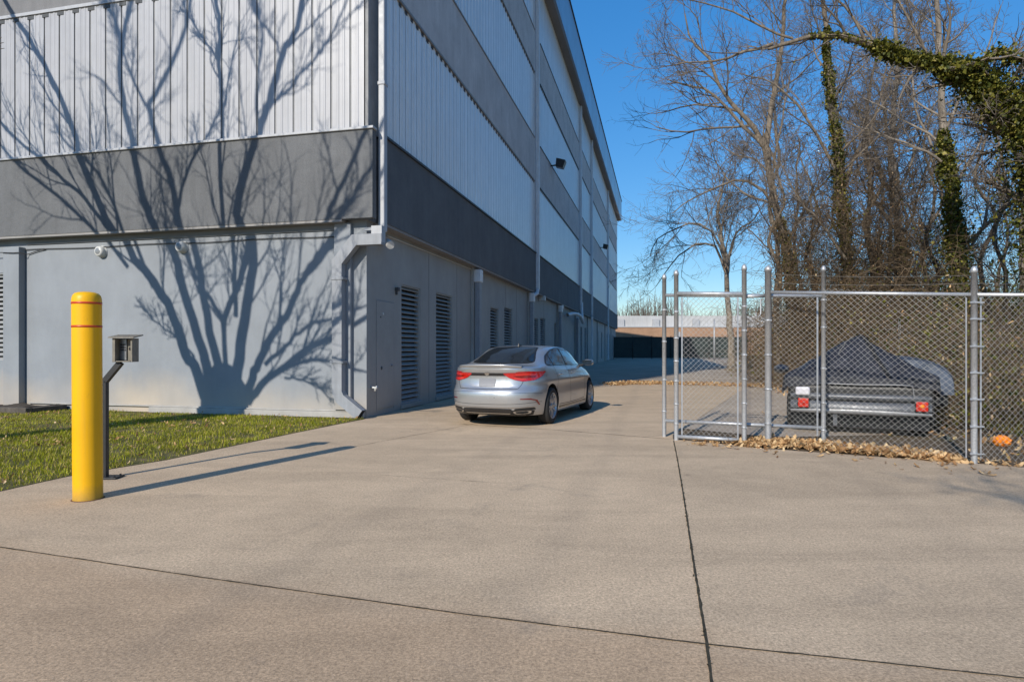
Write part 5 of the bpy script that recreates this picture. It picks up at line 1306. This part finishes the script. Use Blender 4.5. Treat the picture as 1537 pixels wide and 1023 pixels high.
# boot lid gap, lamp-panel strip, plate
line([(.60, .975), (.62, .82), (.56, .70), (.52, .685)], 'rear', .007); line([(-.60, .975), (-.62, .82), (-.56, .70), (-.52, .685)], 'rear', .007)
line([(-.53, .685), (0, .675), (.53, .685)], 'rear', .008)

patch('garnish', [(-.315, .962), (.315, .962), (.36, .93), (.345, .912), (-.345, .912), (-.36, .93)], 'rear', M['gloss_dark'], .008, .02)
em = patch('emblem', rnd([(-.05, .965), (0, .98), (.05, .965), (.03, .925), (0, .912), (-.03, .925)], 4, .3), 'rear', M['chrome'], .016, .01)
patch('plate_recess', rnd([(-.36, .895), (.36, .895), (.31, .715), (-.31, .715)], 4, .12), 'rear', M['paint'], .003)
patch('number_plate', rnd([(-.155, .865), (.155, .865), (.155, .72), (-.155, .72)], 4, .06), 'rear', M['plate'], .014)
# spoiler lip
zz = []
Y_ = np.linspace(-.60, .60, 41)
ring_ = []
for yy in Y_:
    h, nm, _, _ = bvh0.ray_cast(Vector((-.5, yy, 1.035)), Vector((1, 0, 0))); xx = h.x; e_ = (1-(abs(yy)/.62)**4)
    ring_.append([(xx+.16, yy, 1.088), (xx+.02, yy, 1.085+.022*e_), (xx-.03*e_, yy, 1.083+.030*e_), (xx-.032*e_, yy, 1.072+.026*e_), (xx+.0, yy, 1.045), (xx+.03, yy, 1.04)])
MB().grid(ring_).build('boot_spoiler', M['paint'], car)
# lower valance
patch('rear_valance', rnd([(-.78, .315), (.78, .315), (.74, .225), (.55, .205), (-.55, .205), (-.74, .225)], 3, .1), 'rear', M['black_trim'], .004)
patch('valance_trim', rnd([(-.42, .268), (.42, .268), (.42, .254), (-.42, .254)], 3, .1), 'rear', M['chrome'], .010)
patch('bumper_skirt', rnd([(-.46, .345), (.46, .345), (.44, .285), (-.44, .285)], 3, .15), 'rear', M['gloss_dark'], .007)
line([(-.86, .60), (-.5, .628), (0, .634), (.5, .628), (.86, .60)], 'rear', .004, off=.002)
line([(-.88, .455), (-.5, .425), (0, .418), (.5, .425), (.88, .455)], 'rear', .006, off=.002)
line([(-.80, .372), (-.46, .362), (0, .358), (.46, .362), (.80, .372)], 'rear', .012, name='chrome_lip', mat=M['chrome'], off=.006)
for sg in (1, -1):
    patch('corner_vent', rnd([(a_*sg, b_) for a_, b_ in [(.50, .345), (.78, .365), (.79, .325), (.76, .318), (.50, .306)]], 3, .2), 'rear', M['black_trim'], .0045)
# windscreen, lamps at the front, antenna
patch('windscreen', rnd([(2.86, .50), (3.62, .62), (3.62, -.62), (2.86, -.50)], 4, .1), 'top', M['glass'], .004, .05)
for sg in (1, -1): patch('headlight', rnd([(a_*sg, b_) for a_, b_ in [(.48, .66), (.80, .70), (.82, .61), (.52, .59)]], 3, .2), 'front', M['glass'], .006, .03)
patch('grille', rnd([(-.42, .64), (.42, .64), (.36, .36), (-.36, .36)], 3, .15), 'front', M['black_trim'], .006, .03)
h, nm, _, _ = bvh0.ray_cast(Vector((1.72, 0, 3)), Vector((0, 0, -1)))
MB().add([(1.62, -.018, h.z-.02), (1.62, .018, h.z-.02), (1.84, .018, h.z), (1.84, -.018, h.z), (1.64, -.003, h.z+.055), (1.64, .003, h.z+.055), (1.72, .003, h.z+.035), (1.72, -.003, h.z+.035)], [(4,5,6,7),(0,1,5,4),(1,2,6,5),(2,3,7,6),(3,0,4,7)]).build('antenna', M['black_trim'], car)
# underbody and wheels
MB().box((.45, -.62, .20), (4.4, .62, .34)).box((.35, -.5, .205), (.62, .5, .26)).build('underbody', M['black_trim'], car)
for (x_, z_) in WH:
    for sg in (1, -1):
        wh = bpy.data.objects.new('wheel', None); link(wh, car); wh.location = (x_, .795*sg, WR-.004); wh.empty_display_size = .2
        if sg < 0: wh.rotation_euler = (0, 0, math.pi)
        a_ = .108
        MB().lathe([(.232, -a_), (.30, -a_-.004), (.325, -a_+.012), (.336, -a_+.04), (.338, 0), (.336, a_-.04), (.325, a_-.012), (.30, a_+.004), (.232, a_), (.225, a_-.01), (.225, -a_+.01), (.232, -a_)], n=56, axis='y').build('tyre', M['rubber'], wh)
        rm = MB(); rm.lathe([(.242, a_-.006), (.236, a_+.004), (.226, a_-.002), (.215, a_-.04), (.20, -.05), (.0, -.055)], n=56, axis='y')
        for k_ in range(10):
            an = k_*2*math.pi/10+(.10 if k_ % 2 else -.10); c_, s_ = math.cos(an), math.sin(an); t_ = (-s_, c_)
            V = []
            for rr_, hw_, yy in ((.045, .020, .082), (.14, .014, .090), (.232, .013, .100)):
                V += [(rr_*c_+t_[0]*hw_, yy, rr_*s_+t_[1]*hw_), (rr_*c_-t_[0]*hw_, yy, rr_*s_-t_[1]*hw_), (rr_*c_-t_[0]*hw_*1.2, yy-.035, rr_*s_-t_[1]*hw_*1.2), (rr_*c_+t_[0]*hw_*1.2, yy-.035, rr_*s_+t_[1]*hw_*1.2)]
            F = []
            for b_ in (0, 4): F += [(b_, b_+1, b_+5, b_+4), (b_+1, b_+2, b_+6, b_+5), (b_+2, b_+3, b_+7, b_+6), (b_+3, b_, b_+4, b_+7)]
            rm.add(V, F)
        rm.lathe([(.0, .094), (.04, .092), (.052, .080), (.055, .04)], n=24, axis='y')
        rm.build('rim', M['alloy'], wh)
        MB().lathe([(.0, .02), (.155, .02), (.155, .0), (0, 0)], n=32, axis='y').build('brake_disc', M['gloss_dark'], wh)

# ------------------------------------------------------------------ covered trailer craft behind the fence
M['tarp'] = None
def tarp():
    t = NT('charcoal_tarpaulin')
    c = t.mix(1, (.019, .021, .030), t.ramp(t.noise(3, 7, .7), [(.3, .55), (.7, 1.5)]), 'MULTIPLY')
    w_ = t.math('ADD', t.noise(3.4, 6, .65, t.mapping((1, 1, .45)), 1.5), t.math('MULTIPLY', t.noise(30, 3, .6), .05))
    t.bump(w_, .9, .09); return t.fin(c, .50, 0, .5)
M['tarp'] = tarp()
M['tarp_sheen'] = plain('tarp_sky_sheen', (.048, .066, .10), .42, var=.35, scale=3, bump=.4, bs=6, bd=.05)  # tarp copy with the blue reflection of the sky put into its colour
M['silver_panel'] = plain('dull_silver_panel', (.095, .10, .11), .45, .3, var=.25, scale=5)
M['silver_light'] = plain('pale_silver_trim', (.26, .26, .265), .45, .3, var=.15)
M['craft_red'] = plain('red_trailer_lens', (.50, .02, .008), .25, var=.35, scale=40, coat=.4)
M['amber'] = plain('amber_lens', (.85, .28, .01), .3)
M['white_lens'] = plain('white_lens', (.62, .60, .63), .3, var=.2, scale=20)
hx = np.array([.46, .888]); hx /= np.linalg.norm(hx)
cv = thing('covered_trailer', 'low vehicle under a peaked charcoal tarpaulin with square red tail lights behind the chain-link fence', 'covered vehicle', (5.60, 10.10, 0), math.atan2(hx[1], hx[0]))
# x forward, y left, rear face at x=0
X_ = np.linspace(0, 3.9, 46); Yn = np.linspace(-1, 1, 61)
top = lambda x: spl(x, [(0, .92), (.12, 1.04), (.45, 1.38), (.80, 1.60), (1.0, 1.62), (1.5, 1.46), (2.2, 1.24), (3.0, 1.15), (3.6, .98), (3.9, .72)])
hwid = lambda x: spl(x, [(0, 1.10), (.3, 1.16), (2.6, 1.13), (3.4, .98), (3.9, .65)])
A = np.zeros((len(X_), len(Yn), 3))
rr2 = np.random.default_rng(44)
for i, x in enumerate(X_):
    H1, W1 = float(top(x)), float(hwid(x)); base = .62
    pk = np.clip((H1-1.0)/.6, 0, 1)
    for j, yn in enumerate(Yn):
        a = abs(yn); 
        if a > .82: yy = W1*(1-.02*(a-.82)); e = (1-a)/.18; z = base+(.93-base)*e; yy = W1*(.97+.03*(1-e))
        else:
            s = a/.82; zz_ = (1-pk)*(1-.18*s**3.2)+pk*(1-.95*s**1.15*.42/.6*.62-.0)
            z = .93+(H1-.93)*max(0, (1-s**(2.6-1.45*pk))) ; yy = W1*.97*s
        fold = .03*math.sin(7*yn+2.2*x)*math.sin(2.1*x+1)+.02*math.sin(19*yn-3*x)+.014*math.sin(31*yn+5*x+2*math.sin(4*x))-.05*abs(math.sin(math.pi*min(abs(yn)/.82, 1)))*pk
        A[i, j] = (x-(.05 if a > .82 and x < .2 else 0), math.copysign(yy, yn), z+fold*.6)
m = MB(); m.grid(A[:, ::-1])
rear = np.stack([A[0], np.stack([A[0, :, 0]-.02, A[0, :, 1]*1.0, np.minimum(A[0, :, 2], .80)*0+.80-.10*np.abs(Yn)**3], -1)], 0)
m.grid(rear)
tp_ = m.build('tarpaulin', M['tarp'], cv, smooth=True)
# seams along the ridge and a hem rope
def top_at(x, yn): return [np.interp(x, X_, A[:, int(round((yn+1)*30)), k]) for k in range(3)]
m = MB(); q = [top_at(x, -.30*(1-x/.95)-.02) for x in np.linspace(.0, .92, 9)]; q = np.array(q)+[0, 0, .012]; m.tubes([q], .030, 6); m.build('tarp_seam', M['void'], tp_, label='dark folded seam in the tarpaulin')
m = MB(); q = [top_at(x, .30*(1-x/.95)+.02) for x in np.linspace(.35, .92, 9)]; q = np.array(q)+[0, 0, .010]; m.tubes([q], .008, 6); m.build('tarp_cord', M['old_wire'], tp_)
m = MB(); m.tubes([[(-.04, .55, .82), (-.05, 0, .81), (-.05, -.55, .82), (-.05, -.74, .81), (-.05, -.76, .62)]], .010, 6); m.build('hem_rope', M['silver_light'], tp_)
# tarp over the right-hand bulge, sky sheen painted into its colour
u_, v_ = np.meshgrid(np.linspace(0, 1, 26), np.linspace(0, 1, 22))
xx = .85+1.65*u_; yy = -.62-.78*np.sin(v_*np.pi/2)-.04*np.sin(7*u_); zz = .62+.64*np.cos(v_*np.pi/2)**.55*(1-.10*(2*u_-1)**4)+.012*np.sin(9*u_+7*v_)
m = MB().grid(np.stack([xx, yy, zz], -1)); 
for xq in (0, -1):
    c_ = np.stack([xx[:, xq], yy[:, xq], zz[:, xq]], -1); f_ = np.stack([c_, np.stack([c_[:, 0], 0*c_[:, 1]-.55, 0*c_[:, 2]+.6], -1)], 1); m.grid(f_)
m.build('fender_sheet', M['tarp_sheen'], cv)
m = MB().box((.9, -1.33, .42), (2.4, -.9, .63)); m.build('fender', M['black_trim'], cv, bevel=.05)
# left light side pod
u_, v_ = np.meshgrid(np.linspace(0, 2*np.pi, 20, endpoint=False), np.linspace(.03, np.pi-.03, 12))
m = MB().grid(np.stack([.55+.22*np.cos(v_), 1.18+.13*np.sin(v_)*np.cos(u_), 1.03+.08*np.sin(v_)*np.sin(u_)], -1), closed=True); m.build('mirror_cover', M['silver_panel'], cv)
# hull and rear panels
m = MB().box((.0, -1.04, .34), (3.5, 1.04, .80)); m.build('hull', M['black_trim'], cv, bevel=.06)
yy = np.linspace(-1.0, 1.0, 31)
A2 = np.array([[(-.10+.10*abs(y)**3, y, z) for z in (.66, .64, .57, .55)] for y in yy]); A2[:, 0, 0] += .06; A2[:, 3, 0] += .05
m = MB().grid(A2); m.build('rear_panel', M['silver_panel'], cv)
lowz = lambda y: .335-.02*(1-abs(y)**2)
A3 = np.array([[(-.13+.12*abs(y)**3+dx, y, z) for dx, z in ((.05, .535), (0, .525), (0, .41), (.0, .40))] for y in yy])
m = MB().grid(A3); m.build('rear_bumper', M['silver_panel'], cv)
A3 = np.array([[(-.135+.12*abs(y)**3+dx, y, z) for dx, z in ((0.0, .41-.03*y*y), (-.008, .39-.02*y*y), (0, .345), (.08, .325))] for y in yy])
m = MB().grid(A3); m.build('bumper_trim', M['silver_light'], cv)
for sg in (1, -1):
    tl = MB().box((-.10, (.80 if sg > 0 else .86)*sg-.095, .405), (.0, (.80 if sg > 0 else .86)*sg+.095, .58)).build('light_housing', M['black_trim'], cv, bevel=.01)
    MB().box((-.115, (.80 if sg > 0 else .86)*sg-.08, .42), (-.09, (.80 if sg > 0 else .86)*sg+.08, .568)).build('tail_light', M['craft_red'], tl, bevel=.012)
    MB().lathe([(0, -.125), (.03, -.122), (.032, -.1)], (0, (.80 if sg > 0 else .86)*sg, .50), 14, axis='x').build('amber_lens', M['amber'] if sg < 0 else M['craft_red'], tl)
MB().box((-.10, .70, .615), (.0, .92, .755)).build('reversing_light', M['white_lens'], cv, bevel=.03)
MB().box((-.07, .30, .14), (-.02, .36, .42)).build('bracket', M['silver_panel'], cv)
for x_ in (.75, 2.7):
    for sg in (1, -1):
        wh = bpy.data.objects.new('wheel', None); link(wh, cv); wh.location = (x_, .98*sg, .30)
        MB().lathe([(.17, -.11), (.28, -.11), (.30, -.07), (.30, .07), (.28, .11), (.17, .11)], n=32, axis='y').build('tyre', M['rubber'], wh)
        MB().lathe([(0, .06*sg), (.12, .06*sg), (.175, .10*sg), (.175, -.10*sg), (0, -.10*sg)], n=24, axis='y').build('rim', M['silver_panel'], wh)
MB().box((.12, -.98, .10), (3.4, .98, .338)).build('underside_shade_box', M['void'], cv)  # black box added to stand for the shade beneath the covered vehicle
